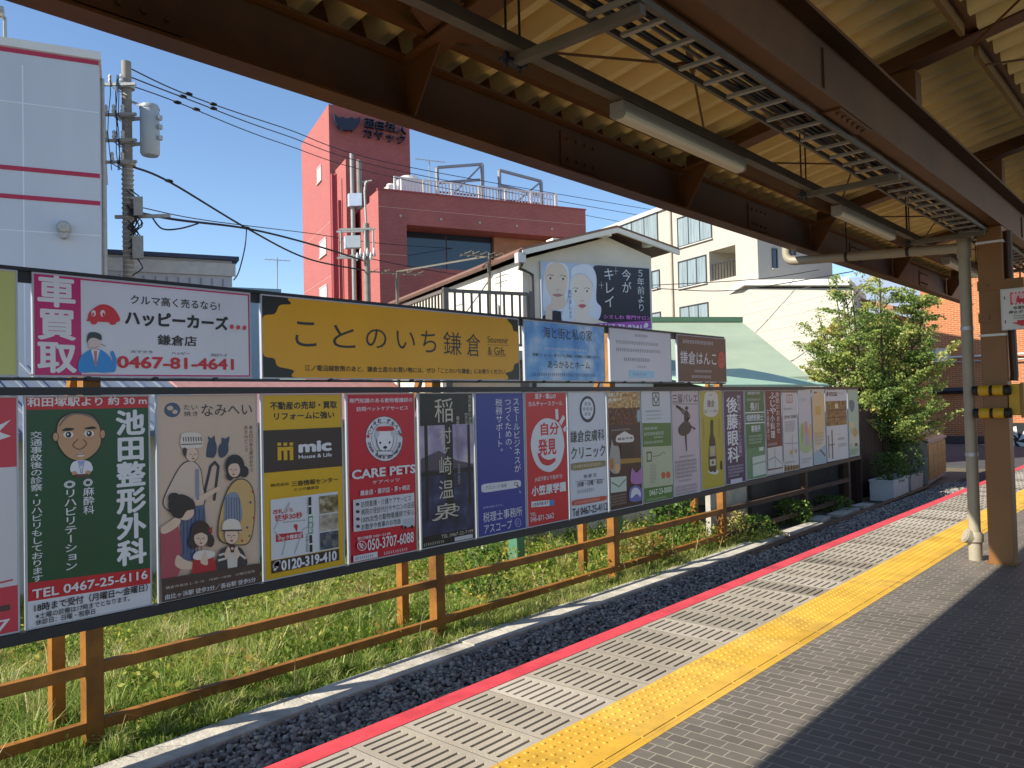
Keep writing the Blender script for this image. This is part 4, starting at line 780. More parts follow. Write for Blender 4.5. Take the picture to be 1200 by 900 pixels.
low(665, 709, 'white skin clinic board with a dark round emblem and two coloured bars', '#d4d8e0', [
    ('c', 410, 128, 50, 82, '#1c2340'), ('c', 410, 126, 38, 64, '#dfe2e8')] + [('c', 410 + 22 * math.cos(a), 126 + 36 * math.sin(a), 9, 13, '#a9b0bc') for a in (0, 1.05, 2.1, 3.14, 4.2, 5.25)] + [('c', 410, 126, 9, 13, '#a9b0bc'), ('t', '鎌倉皮膚科', 302, 248, 516, 336, '#22252e', .006), ('t', 'クリニック', 306, 345, 522, 440, '#22252e', .006),
    ('P', [(306, 480), (318, 462), (420, 452), (515, 446), (522, 465), (512, 482), (420, 495), (318, 506)], '#8e8058'), ('s', 318, 462, 512, 488, 1, '#e4dcc8'), ('t', '休 診 日', 382, 522, 460, 556, '#333740', .006), ('l', [(330, 574), (514, 560)], .006, '#555a66'), ('t', '月曜・日曜・祝日', 342, 562, 500, 606, '#333740', .01), ('s', 344, 612, 498, 644, 1, '#8a8f9c'),
    ('P', [(310, 708), (322, 690), (420, 676), (518, 664), (526, 676), (516, 690), (420, 708), (322, 722)], '#c8523c'), ('s', 326, 682, 514, 704, 1, '#e8c0b4'), ('t', 'Tel 0467-25-4112', 312, 712, 532, 782, '#22252e', .012)], q)
q = K((35, 50), (268, 45), (48, 893), (282, 845))
low(711, 749.5, 'dark brown shop board with photographs of food and gift baskets', '#40201c', [
    ('r', 30, 40, 280, 165, noisy('food_print', [(.3, '#7a4a22'), (.5, '#c89858'), (.7, '#ecdcb0')], 22)), ('r', 30, 166, 280, 285, noisy('grill_print', [(.35, '#24140e'), (.55, '#6a3a1e'), (.72, '#b8843c')], 22)), ('c', 258, 220, 14, 45, '#9ab8c0'), ('t', '湘南しらす', 40, 58, 140, 88, '#f0e8d8', .02), ('t', '釜揚げ', 40, 96, 135, 122, '#f0e8d8', .02), ('s', 64, 310, 246, 326, 1, '#d8c8b8'),
    ('P', [(96, 405), (98, 366), (120, 352), (155, 332), (190, 350), (216, 360), (216, 400), (155, 408)], '#e6ded6'), ('t', '鎌倉市場', 104, 368, 212, 394, '#40201c', .01), ('P', [(50, 600), (48, 520), (58, 430), (66, 390), (78, 430), (110, 440), (122, 520), (118, 610), (84, 630)], '#a8a49c'), ('c', 62, 560, 16, 40, '#b8723a'), ('c', 100, 590, 18, 34, '#d8b080'), ('r', 125, 420, 220, 520, '#2c1412'), ('p', [(122, 525), (276, 515), (276, 545), (122, 560)], '#a87a30'),
    ('p', [(52, 655), (162, 645), (163, 750), (54, 765)], '#c9d2c4'), ('l', [(60, 690), (110, 720), (155, 670)], .02, '#5a8a5a'), ('s', 52, 770, 165, 850, 4, '#b8a898'), ('P', [(192, 640), (205, 590), (235, 620), (275, 590), (276, 690), (200, 695)], '#b070b0'), ('P', [(188, 820), (185, 740), (230, 710), (275, 740), (276, 810)], '#6a6cb0'), ('P', [(195, 800), (200, 745), (230, 725), (262, 750), (262, 790), (235, 770)], '#dcdce4')], q)
q = K((272, 45), (487, 42), (284, 845), (498, 800)); OG = '#4c7a34'
low(750.7, 785.5, 'white and green board with a diamond emblem in a square', '#cfd2d4', [
    ('r', 354, 54, 404, 150, '#2c2f33'), ('r', 360, 62, 398, 142, '#cfd2d4'), ('l', [(379, 70), (394, 102), (379, 134), (364, 102), (379, 70)], .02, '#2c2f33'), ('s', 306, 176, 456, 198, 1, '#7c8088'), ('s', 310, 206, 450, 222, 1, '#a0a4aa'), ('s', 310, 232, 450, 246, 1, '#8a8e94'),
    ('p', [(278, 272), (490, 268), (491, 430), (280, 442)], OG), ('s', 290, 296, 408, 322, 1, WH), ('s', 290, 330, 450, 362, 1, WH), ('s', 360, 360, 450, 380, 1, WH), ('s', 290, 392, 470, 418, 1, '#d8e4cc'), ('p', [(280, 442), (491, 430), (496, 705), (283, 735)], '#b9bf9e'), ('r', 306, 474, 342, 545, '#3a4a32'), ('r', 312, 484, 336, 536, '#b9bf9e'), ('l', [(350, 508), (400, 500), (420, 480), (440, 485)], .015, '#7a8464'), ('s', 330, 560, 380, 700, 6, '#8a9474'), ('c', 424, 640, 16, 24, '#cc5a38'), ('c', 460, 636, 16, 24, '#cc5a38'),
    ('p', [(283, 735), (496, 705), (498, 800), (284, 845)], OG), ('t', '0467-23-0000', 322, 722, 484, 782, '#e4ecd8', .012), ('s', 300, 792, 480, 812, 1, '#c4d4b0')], q)
q = K((385, 125), (525, 122), (397, 692), (540, 655)); PK = '#c9b9bd'
low(786.5, 818, 'pale pink ballet board with the black silhouette of a dancer', PK, [
    ('t', '三留バレエ', 391, 138, 522, 190, BK, .01), ('l', [(391, 195), (522, 193)], .008, BK), ('c', 463, 216, 9, 10, BK), ('P', [(452, 236), (468, 230), (474, 262), (470, 288), (452, 286)], BK), ('L', [(458, 240), (430, 215), (410, 206), (428, 222), (452, 250)], .03, BK), ('L', [(470, 240), (480, 262), (466, 278), (476, 268)], .025, BK), ('P', [(420, 345), (424, 315), (450, 288), (476, 290), (488, 320), (474, 350), (440, 364)], '#2c2a2e'), ('l', [(480, 310), (508, 325)], .03, BK), ('p', [(452, 355), (462, 355), (464, 445), (460, 445)], BK),
    ('s', 424, 465, 505, 478, 1, '#6a5c60'), ('s', 402, 488, 520, 585, 5, '#4a4246'), ('s', 420, 592, 490, 606, 1, '#8a7c80'), ('s', 405, 620, 525, 672, 3, '#8a7c80')], q)
q = K((530, 122), (658, 122), (543, 655), (670, 625)); OY = '#b8a632'
low(819, 846, 'yellow drink board with a dark bottle standing in the middle', OY, [
    ('P', [(556, 240), (562, 140), (595, 128), (630, 140), (634, 235), (598, 262)], '#d6d4c4'), ('t', '鎌倉', 574, 170, 615, 212, BK, .006), ('t', 'ビール', 560, 220, 632, 240, BK, .006), ('s', 585, 140, 608, 152, 1, BK), ('s', 550, 270, 560, 380, 8, '#6a6020'), ('s', 636, 270, 646, 370, 8, '#6a6020'), ('P', [(578, 555), (582, 545), (610, 538), (634, 545), (628, 560), (605, 566)], '#d8d8cc'),
    ('P', [(582, 540), (584, 400), (591, 350), (592, 285), (606, 282), (607, 350), (618, 395), (622, 540), (602, 550)], '#241e16'), ('r', 585, 415, 618, 470, '#a8a494'), ('c', 601, 440, 9, 14, '#c8b870'), ('r', 585, 485, 619, 520, '#c4c0b0'), ('c', 602, 503, 7, 9, '#2f5a3a'), ('P', [(644, 535), (645, 500), (650, 490), (655, 500), (656, 535)], '#2a2418')], q)
q = K((660, 122), (775, 120), (675, 632), (790, 610)); 
low(847, 871, 'dark purple eye clinic board with one column of large white characters', '#2e2450', [
    ('v', '後藤眼科', 682, 155, 746, 512, WH, .02), ('v', '眼科全般・コンタクトレンズ取扱い', 742, 146, 764, 480, '#d4d0e0', .004), ('s', 690, 520, 776, 585, 4, '#d4d0e0'), ('r', 702, 595, 768, 622, '#c8c6d4')], q)
q = K((165, 138), (290, 138), (175, 680), (297, 658)); G2 = '#17703e'
low(872, 895, 'bright green law office board split by thin white lines', G2, [
    ('t', '相続登記手続', 186, 146, 262, 164, WH, .008), ('s', 180, 186, 280, 204, 1, WH), ('t', '長川', 200, 212, 254, 262, WH, .02), ('l', [(168, 274), (292, 270)], .02, WH), ('t', '相続税務士', 176, 280, 284, 326, WH, .02), ('l', [(168, 338), (292, 332)], .02, WH), ('t', '事務所', 204, 346, 264, 392, WH, .02), ('s', 188, 404, 278, 462, 3, '#cfe4d4'), ('r', 166, 482, 299, 700, '#4f8a62'), ('p', [(210, 540), (290, 525), (293, 640), (212, 658)], '#c8d2c4'), ('l', [(212, 585), (290, 565)], .03, '#8aa890'), ('r', 252, 480, 280, 502, '#c8d8c8')], q)
q = K((293, 138), (397, 138), (300, 655), (405, 637))
low(896, 915, 'maroon board with white brush lettering above a small map', '#5c1622', [
    ('v', 'ふじや', 318, 148, 366, 285, WH, .012), ('v', '小料理', 326, 285, 354, 430, WH, .012), ('v', '季節のおまかせ', 362, 150, 388, 400, '#e0ccc8', .004), ('v', 'お座敷あり', 302, 250, 320, 440, '#e0ccc8', .004), ('s', 306, 452, 396, 474, 1, '#e0ccc8'), ('p', [(304, 488), (398, 474), (400, 602), (306, 614)], '#cfcdc8'), ('l', [(312, 560), (350, 540), (392, 580)], .02, '#8a8a86'), ('l', [(350, 490), (352, 600)], .02, '#8a8a86'), ('r', 300, 616, 406, 640, '#c8c2be')], q)
q = K((400, 138), (493, 138), (408, 635), (505, 615))
low(916, 933.5, 'white board with brown checked ends and a small red outline emblem', '#cfccc6', [
    ('r', 398, 138, 500, 154, '#8a7040')] + [('r', 404 + 18 * i, 138, 412 + 18 * i, 154, '#5a4424') for i in range(5)] + [('l', [(432, 170), (464, 168), (464, 212), (432, 214), (432, 170)], .02, '#c0564c'), ('l', [(448, 180), (448, 205)], .02, '#c0564c'), ('s', 410, 246, 486, 258, 1, '#5a5a58'), ('t', '甘味 菜園', 412, 288, 488, 312, '#4a4a48', .006), ('s', 416, 325, 482, 392, 5, '#8a8a86'), ('l', [(410, 462), (495, 458)], .01, '#6a6a66'), ('l', [(462, 410), (463, 550)], .01, '#6a6a66'), ('c', 455, 515, 8, 14, '#c8b060'), ('c', 484, 505, 8, 14, '#c8a080'), ('s', 415, 566, 492, 580, 1, '#6a6a66'), ('r', 402, 596, 512, 640, '#8a7040')] + [('r', 412 + 18 * i, 592, 420 + 18 * i, 632, '#5a4424') for i in range(5)], q)
q = K((497, 138), (582, 138), (508, 612), (590, 595))
low(934.5, 950, 'pale board with faint pink and green watercolour flowers', '#c9c8c4', [
    ('s', 508, 186, 570, 212, 1, '#a8a6a2'), ('P', [(505, 480), (510, 360), (535, 340), (560, 380), (580, 340), (585, 480), (545, 520)], '#a8c088'), ('c', 548, 370, 12, 45, '#d88a90'), ('c', 572, 400, 9, 50, '#d8b078'), ('c', 524, 400, 8, 60, '#8cae70'), ('c', 556, 440, 12, 40, '#b89cc0'), ('s', 520, 545, 580, 580, 2, '#a0a09a')], q)
q = K((586, 138), (663, 138), (595, 593), (672, 575))
low(951, 965.8, 'cream and orange board with a pale blue lower corner', '#d8cbb0', [
    ('r', 602, 150, 620, 172, '#3f5a6a'), ('s', 630, 150, 655, 166, 1, '#8a8478'), ('P', [(594, 380), (592, 180), (660, 176), (664, 360), (630, 420)], '#e0bc88'), ('r', 606, 236, 640, 290, '#d8a850'), ('s', 600, 390, 660, 470, 4, '#9a8a70'), ('P', [(596, 590), (598, 520), (640, 490), (670, 470), (671, 575)], '#9ab4bc'), ('l', [(635, 500), (662, 530)], .05, '#4a5a5a')], q)
q = K((668, 138), (802, 138), (675, 572), (812, 545))
low(966.8, 992, 'white shop board with a photograph of a wooden cabinet', '#d2d0cb', [
    ('P', [(676, 160), (682, 148), (688, 160), (684, 178), (676, 174)], '#3c3a38'), ('t', 'enoaa', 692, 152, 742, 178, '#3c3a38', .02), ('s', 744, 154, 790, 168, 1, '#8a8884'), ('r', 668, 206, 800, 352, noisy('wood_print', [(.35, '#5a4022'), (.5, '#8a6634'), (.7, '#c09a58')], 9)), ('r', 726, 222, 746, 250, '#e0c890'), ('r', 676, 256, 798, 264, '#4a3418'), ('r', 674, 300, 798, 308, '#4a3418'), ('r', 704, 380, 710, 552, '#5a524a'), ('r', 682, 410, 688, 548, '#8a8278'), ('r', 684, 465, 722, 470, '#5a524a'), ('s', 740, 400, 760, 410, 1, '#8a8884'), ('s', 742, 420, 800, 440, 1, '#5a5854'), ('s', 742, 456, 800, 480, 2, '#8a8884')], q)
q = K((808, 138), (865, 138), (815, 542), (875, 528))
low(993, 1005, 'pale green board with a teal figure at the far end of the lower row', '#a9bfa4', [
    ('P', [(820, 250), (818, 210), (830, 200), (846, 215), (844, 255), (832, 272)], '#1f6a78'), ('c', 830, 350, 16, 22, '#d8c48a'), ('c', 850, 395, 14, 26, '#c89a5a'), ('P', [(818, 460), (820, 400), (850, 420), (868, 400), (870, 470)], '#c8c8b0'), ('r', 846, 456, 862, 474, '#3a3c30'), ('s', 818, 490, 866, 525, 3, '#6a7a66')], q)

# ---- emergency button board on the column
eb = onX(1174, 387, 8.38)
board((8.38, onX(1174, 387, 8.38).y, 2.16), -90, .27, .375, 'small white emergency button notice with a red arrow fixed beside the brown column', '#d6d4d0', [
    ('r', .1, .18, .13, .26, BK), ('r', .1, .76, .13, .84, BK), ('r', .28, .1, .90, .40, '#d8405a'), ('r', .32, .14, .86, .36, '#e8b4bc')]
    + [('p', [(.28 + .104 * i, .1), (.32 + .104 * i, .1), (.3 + .104 * i, .14), (.26 + .104 * i, .14)], WH) for i in range(1, 6)] + [('p', [(.28 + .104 * i, .36), (.32 + .104 * i, .36), (.3 + .104 * i, .40), (.26 + .104 * i, .40)], WH) for i in range(1, 6)] + [
    ('P', [(.48, .35), (.46, .27), (.5, .2), (.54, .2), (.55, .26), (.7, .27), (.7, .35)], '#c8102e'), ('t', '非常列車', .36, .44, .86, .52, BK, .02), ('t', '停止ボタン', .22, .54, .90, .62, BK, .02), ('t', 'Emergency', .36, .65, .9, .69, BK), ('t', 'Stop Button', .36, .71, .7, .75, BK), ('p', [(.46, .78), (.74, .78), (.74, .83), (.9, .83), (.6, .93), (.3, .83), (.46, .83)], '#c8102e')],
    None, rim='#c9c7c2', thick=.05)

# ------------------------------------------------------------------ buildings behind the fence
GA, GB = -22, 68          # the street grid: facades run along GA, depth runs along GB
hA, hB = head(GA), head(GB)
def at0(P): return Vector((P.x, P.y, GZ))
def wall(parent, name, m, P, th, poly, thick, holes=()):   # vertical slab in plane (P, th); poly in pixels; pushed back from the viewer
    pts = [onV(x, y, P, th) for x, y in poly]; n = Vector((-math.sin(rad(th)), math.cos(rad(th)), 0))
    if (pts[0] - CAMP).dot(n) < 0: n = -n
    return MB().prism(pts, n * thick).put(name, m, parent)
def window(parent, P, th, quadpx, frame='#4a4e52', nx=2, pane=None, curtain=True, fw=.05, out=1):
    a, b = onV(*quadpx[0], P, th), onV(*quadpx[1], P, th)      # two opposite corners: upper left, lower right
    h = (b - a); h.z = 0; Wd = h.length; h.normalize(); z0, z1 = min(a.z, b.z), max(a.z, b.z); n = Vector((h.y, -h.x, 0))
    if n.dot(CAMP - a) < 0: n = -n
    O = Vector((a.x, a.y, z0)); Hh = z1 - z0; mb = MB()
    for (o, w, hh) in ((0, Wd, 0), ): pass
    mb.obox(O + n * .01, h * Wd, n * .05, UP * fw); mb.obox(O + n * .01 + UP * (Hh - fw), h * Wd, n * .05, UP * fw)
    for i in range(nx + 1):
        w = fw if i in (0, nx) else fw * .8; xx = (Wd - fw) * i / nx
        mb.obox(O + h * xx + UP * fw + n * .01, h * w, n * .045, UP * (Hh - 2 * fw))
    f = mb.put('window', mat('window_frame_' + frame.strip('#'), frame, .4, .05), parent)
    MB().obox(O + h * fw + UP * fw + n * .012, h * (Wd - 2 * fw), n * .012, UP * (Hh - 2 * fw)).put('pane', pane or MATS['curtained_glass'], f)
    MB().obox(O - h * .04 - UP * .05 + n * .005, h * (Wd + .08), n * .09, UP * .048).put('sill', mat('sill_grey', '#c6c2b8', .6), f)
    return f
M_gl = glassmat('dark_glass', '#22303e'); 
m = mat('curtained_glass', '#8f9ea2', .12, .35, 3.0, spec=.8, stretch=(2.5, 2.5, .15))
M_wall = mat('white_cladding', '#c3c8ce', .5, .06, .5, stain=.1, stretch=(1, 1, .2)); M_stripe = mat('red_stripe', '#b02848', .5, .05); M_seam = mat('panel_joint', '#dfe3e8', .5, 0)

# white clad building on the left
C = onD(118.5, 320, 22); P = at0(C); t = thing('office_building', 'tall white clad building with three thin red stripes at the left edge', 'building', P)
zt = onV(118.5, 71, C, GA).z; Lf, Dp = 16.0, 12.0
MB().obox(P - hA * Lf, hA * Lf, hB * Dp, UP * (zt - GZ)).put('wall', M_wall, t)
MB().obox(P - hA * (Lf + .05) - hB * .05 + UP * (zt - GZ + .001), hA * (Lf + .1), hB * (Dp + .1), UP * .2).put('coping', M_white, t)
for y0, y1 in ((72, 77), (204, 209), (236, 241)):
    za, zb_ = onV(118.5, y0, C, GA).z, onV(118.5, y1, C, GA).z
    MB().obox(P - hA * Lf - hB * .012 + UP * (zb_ - GZ), hA * (Lf + .0), hB * .01, UP * (za - zb_)).put('stripe', M_stripe, t)
for px in (27, -60): X = onV(px, 250, C, GA); MB().obox(at0(X) - hB * .006 + UP * .5, hA * .03, hB * .005, UP * (zt - GZ - .9)).put('panel_joint', M_seam, t)
for y in (133, 277): X = onV(118, y, C, GA); MB().obox(Vector((P.x, P.y, X.z)) - hA * Lf - hB * .007, hA * Lf, hB * .005, UP * .025).put('panel_joint', M_seam, t)
V_ = onV(75, 268, C, GA); mb = MB(); mb.tube([V_, V_ - hB * .16, V_ - hB * .24, V_ - hB * .25], [.16, .16, .12, .04], 14); mb.tube([V_ - hB * .02 - UP * .17, V_ - hB * .2 - UP * .17], [.1, .1], 10); mb.put('vent_hood', M_galv, t, smooth=True)
X = onV(6, 45, C, GA); mb = MB(); mb.tube([X, X + UP * .5, X + UP * .5 - hA * .1], .04, 6); mb.obox(X + UP * .5 - hA * .35 - hB * .25, hA * .35, hB * .22, UP * .16); mb.put('floodlight', M_galv, t)
for d in (1.2, 3.5): MB().tube([P + hA * .06 + hB * d, P + hA * .06 + hB * d + UP * (zt - GZ)], .05, 8).put('drainpipe', M_galv, t)
# grey clad building behind the pole
C = onD(272, 330, 27); P = at0(C); t = thing('warehouse', 'grey ribbed metal building with a navy roof edge behind the left utility pole', 'building', P)
zt = onV(272, 306, C, GA).z; L = (onV(160, 320, C, GA) - C).length + 2
MB().obox(P - hA * L, hA * L, hB * 9, UP * (zt - GZ)).put('wall', mat('grey_cladding', '#b4b6bd', .55, .06), t)
mb = MB(); k = 0
while k < L - .3: mb.obox(P - hA * (k + .3) - hB * .03 + UP * .3, hA * .05, hB * .028, UP * (zt - GZ - .9)); k += .33
mb.put('cladding_rib', mat('grey_rib', '#8e9098', .55, .04), t)
mb = MB(); mb.obox(P - hA * L - hB * .1 + UP * (zt - GZ - .5), hA * (L + .1), hB * .098, UP * .4); mb.put('fascia', mat('pale_fascia', '#bdbab4', .6), t)
MB().obox(P - hA * L - hB * .2 + UP * (zt - GZ + .001), hA * (L + .2), hB * 9.2, UP * .12).put('roof', mat('navy_metal', '#2f3a55', .5), t)
# pale teal low building
C = onD(326, 340, 33); P = at0(C); zt = onV(300, 338, C, GA).z; L = 6
t = thing('low_building', 'low pale teal building behind the gap left of the yellow board', 'building', P)
MB().obox(P - hA * L, hA * L, hB * 6, UP * (zt - GZ - .25)).put('wall', mat('pale_teal', '#9fb9c4', .6, .06), t)
MB().obox(P - hA * (L + .1) - hB * .1 + UP * (zt - GZ - .25), hA * (L + .2), hB * 6.2, UP * .25).put('roof', mat('teal_roof', '#8fb2bd', .5, .05), t)
def aerial(px, py0, py1, D, label, s=.5):
    a = onD(px, py1, D); b = onD(px, py0, D); t = thing('tv_aerial', label, 'aerial', a)
    MB().tube([a, b], .02, 6).put('mast', M_galv, t)
    mb = MB(); q = b - UP * .1; mb.bar(q - hA * s, q + hA * s, .02)
    for i in range(6): p = q - hA * s + hA * (2 * s * i / 5); mb.bar(p - hB * .25, p + hB * .25, .012)
    mb.put('antenna', M_galv, t)
aerial(325, 302, 345, 34, 'thin television aerial standing on the pale teal building')
# low house just behind the boards
t = thing('low_house', 'low house with a blue-grey ribbed roof hidden behind the boards', 'house', (4, 12.2, GZ))
MB().box((-6, 12.2, GZ), (6.2, 17, 1.3)).put('wall', mat('pale_wall', '#c9c8c0', .8, .1, stain=.15), t)
mb = MB(); mb.prism([(-6.3, 11.7, 1.25), (-6.3, 14.6, 2.35), (-6.3, 14.6, 2.43), (-6.3, 11.7, 1.33)], (12.8, 0, 0)); mb.prism([(-6.3, 14.602, 2.35), (-6.3, 17.5, 1.25), (-6.3, 17.5, 1.33), (-6.3, 14.602, 2.43)], (12.8, 0, 0))
for i in range(42): x = -6.2 + i * .3; mb.prism([(x, 11.7, 1.332), (x, 14.58, 2.432), (x, 14.58, 2.47), (x, 11.7, 1.37)], (.05, 0, 0))
mb.put('roof', mat('blue_grey_roof', '#6d7684', .6, .15), t)
t = thing('low_house', 'low house with a dull pink tiled roof behind the yellow board', 'house', (9, 12.5, GZ))
MB().box((6.6, 12.5, GZ), (11.2, 15, 1.35)).put('wall', mat('grey_wall', '#a8a49c', .8, .12, stain=.2), t)
mb = MB(); mb.prism([(6.4, 12.1, 1.3), (6.4, 13.8, 2.1), (6.4, 13.8, 2.18), (6.4, 12.1, 1.38)], (5, 0, 0)); mb.prism([(6.4, 13.802, 2.1), (6.4, 15.5, 1.3), (6.4, 15.5, 1.38), (6.4, 13.802, 2.18)], (5, 0, 0)); mb.put('roof', mat('pink_tiles', '#b07f78', .7, .15, 8), t)

# red office building with the roof terrace
M_rb = brickmat('red_tile_wall', '#ae5d56', '#a4544f', '#b8736a', .24, .075, .008, .75, axes='XZ', bump=.2, theta=GA, var=.28, nscale=.45)
M_rb2 = brickmat('red_tile_side', '#ae5d56', '#a4544f', '#b8736a', .24, .075, .008, .75, axes='YZ', bump=.2, theta=GA, var=.12, nscale=.5)
Cw = onD(443, 222, 42); zw = Cw.z; rt = thing('office_building', 'red tiled office block with a tower carrying a dark bowl emblem', 'building', at0(Cw))
def rv(O, u, v, z0, z1, name='wall', m=None):         # a wing: front faces and side faces get matching tile courses
    mb = MB(); a, b = hA * u, hB * v; Pp = Vector((O.x, O.y, z0)); mb.obox(Pp, a, b, UP * (z1 - z0)); mb.mi = [0, 0, 0, 1, 0, 1]
    return mb.put(name, m or [M_rb, M_rb2], rt)
Q = onV(407, 257, Cw, GB); Ct = onV(385, 122, Q, GA); zt = Ct.z
dw = (Vector((Q.x, Q.y, 0)) - Vector((Cw.x, Cw.y, 0))).length
Ltower = (onV(480, 155, Ct, GA) - Ct); Ltower.z = 0; Dt = (onV(353, 163, Ct, GB) - Ct); Dt.z = 0
rv(Ct, Ltower.length, Dt.length, GZ, zt, 'tower')
# fin beside the tower
Cf = onV(405, 186, Q - hB * (dw * .45), GA); lf = (onV(393, 199, Cf, GB) - Cf); lf.z = 0
rv(Cf, .5, min(lf.length, dw * .5), GZ, Cf.z, 'stair_fin')
# wing with the wide recessed window
wl = (onV(686, 246, Cw, GA) - Cw); wl.z = 0; wl = wl.length
w0 = (onV(477, 290, Cw, GA) - Cw); w0.z = 0; w0 = w0.length; w1 = wl - 1.2; zh = onV(477, 263, Cw, GA).z; zl = onV(477, 313, Cw, GA).z
Pw = at0(Cw); rec = 1.6
rv(Cw + hB * rec, wl, max(6, dw - rec), GZ, zw - .3, 'wall')
rv(Cw, wl, rec - .002, zh, zw); rv(Cw, wl, rec - .002, GZ, zl)
rv(Cw, w0, rec - .002, zl + .001, zh - .001); rv(Cw + hA * w1, wl - w1, rec - .002, zl + .001, zh - .001)
mb = MB(); mb.obox(Vector((Cw.x, Cw.y, zw)) - hA * .04 - hB * .04, hA * (wl + .08), hB * .25, UP * .08); mb.put('parapet_cap', mat('red_cap', '#a04a48', .6), rt)
wm = (onV(590, 290, Cw, GA) - Cw); wm.z = 0; wm = wm.length
MB().obox(Vector((Cw.x, Cw.y, zl + .01)) + hA * (wm + .02) + hB * (rec - .3), hA * (w1 - wm - .04), hB * .28, UP * (zh - zl - .02)).put('reflection_panel', mat('tan_reflection', '#a8765a', .8, .12, stain=.2), rt)  # tan panel painted as the reflection in the right part of the glass
for i in range(2):
    a = w0 + (wm - w0) * i / 2; b = w0 + (wm - w0) * (i + 1) / 2
    MB().obox(Vector((Cw.x, Cw.y, zl + .02)) + hA * (a + .03) + hB * (rec - .06), hA * (b - a - .06), hB * .04, UP * (zh - zl - .04)).put('window_pane', M_gl, rt)
for y in (405, 485): pass
for pq in (((375, 284), (383, 297)), ((375, 338), (384, 356)), ((372, 198), (377, 211))): window(rt, Ct, GB, pq, '#d8d0cc', 1, mat('white_louvre', '#c8c4c4', .6))
for px, y0, y1 in ((389, 204, 330), (393, 204, 345), (398, 235, 320)):
    a, b = onV(px, y0, Q - hB * (dw * .3), GA), onV(px, y1, Q - hB * (dw * .3), GA); MB().tube([a, Vector((a.x, a.y, b.z - 4))], .09, 8).put('drainpipe', mat('red_pipe', '#a83c40', .5), rt)
for z in (3.2, 6.4, 9.6):                       # movement joints and small vents in the tiled walls
    if z < zw - .4: MB().obox(Vector((Cw.x, Cw.y, z)) - hB * .012, hA * (w0 if zl < z < zh else wl), hB * .01, UP * .03).put('wall_joint', mat('joint_grey', '#c89a92', .7, 0), rt)
    MB().obox(Vector((Ct.x, Ct.y, z + 3)) - hA * .012, hA * .01, hB * Dt.length, UP * .03).put('wall_joint', MATS['joint_grey'], rt)
MB().obox(Vector((Cw.x, Cw.y, zw - .9)) - hB * .012, hA * wl, hB * .01, UP * .025).put('wall_joint', MATS['joint_grey'], rt)
for k in range(5): p = Vector((Cw.x, Cw.y, zw - 1.3)) + hA * (1.2 + 2.3 * k); MB().tube([p - hB * .05, p + hB * .01], .07, 10).put('vent', M_galv, rt)
# emblem and lettering on the tower
def tp(px, py): return onV(px, py, Ct, GA)
M_em = mat('emblem_navy', '#1d2438', .5)
pts = [(390, 134.5), (393.5, 139), (397, 140.5), (399.5, 138.5), (402, 140.5), (405, 141), (408, 140.5), (410.5, 139), (413, 141.5), (417, 141), (420.5, 138), (420, 145), (417.5, 150), (413, 153.5), (411.5, 156.5), (409.5, 154.2), (405, 154.5), (401, 153.5), (399, 156), (397.5, 152.5), (393.5, 148.5), (391, 143)]
MB().prism([tp(*p) - hB * .35 for p in pts], hB * .25).put('emblem', M_em, rt)
def wtext(s, x0, y0, x1, y1, sl, m, bold=.05, deep=.25):
    v, f = glyph(s, 0); lo, hi = v.min(0), v.max(0); mb = MB(); vs = []
    for p in v:
        u = (p[0] - lo[0]) / (hi[0] - lo[0]); w = (p[1] - lo[1]) / (hi[1] - lo[1]); vs.append(tp(x0 + (x1 - x0) * u, y1 + (y0 - y1) * w + sl * u) - hB * .3)
    n = len(vs); mb.add(vs, f); mb.add([q + hB * deep for q in vs], [])
    from collections import Counter
    ec = Counter(); 
    for g in f:
        for i in range(len(g)): e = (g[i], g[(i + 1) % len(g)]); ec[e] += 1
    mb.add([], []); mb.f += [(e[1], e[0], e[0] + n, e[1] + n) for e in ec if (e[1], e[0]) not in ec]; mb.mi = [0] * len(mb.f)
    mb.put('lettering', m, rt)
wtext('面白法人', 426, 139, 475, 150, 9, M_em); wtext('カヤック', 425, 151, 474, 162, 9, M_em)
# terrace: slab, railing, machines, pergola
def wp(px, py, back): return onV(px, py, Cw + hB * back, GA)
a0 = wp(463, 222, 1.2); a1 = wp(652, 244, 1.2); zr = zw + .02
L = (Vector((a1.x, a1.y, 0)) - Vector((a0.x, a0.y, 0))).length; zt2 = wp(500, 212, 1.2).z
mb = MB(); O = Vector((a0.x, a0.y, zr - .3))
for z in (zt2, zr + .15): mb.obox(Vector((a0.x, a0.y, z)), hA * L, hB * .06, UP * .07)
k = 0
while k < L: mb.obox(O + hA * k, hA * .08, hB * .04, UP * (zt2 - zr + .3)); k += .21
for k in range(7): mb.obox(O + hA * (L * k / 6 - .05) - hB * .02, hA * .14, hB * .12, UP * (zt2 - zr + .38))
mb.put('terrace_railing', M_white, rt)
for px0, px1, y0, back in ((470, 497, 203, 3.0), (455, 470, 212, 3.5)):
    a = wp(px0, y0, back); b = wp(px1, y0, back); w = (b - a).length; mb = MB(); O = Vector((a.x, a.y, zw - .3)); mb.obox(O, hA * w, hB * 1.2, UP * (a.z - zw + .1)); mb.tube([O + hA * w / 2 + hB * .6 + UP * (a.z - zw + .1), O + hA * w / 2 + hB * .6 + UP * (a.z - zw + .28)], w * .38, 16); mb.put('air_conditioner', M_white, rt)
M_pg = mat('pergola_steel', '#8b9096', .5, .08); M_sl = mat('dark_slats', '#5a4a48', .6, .1)
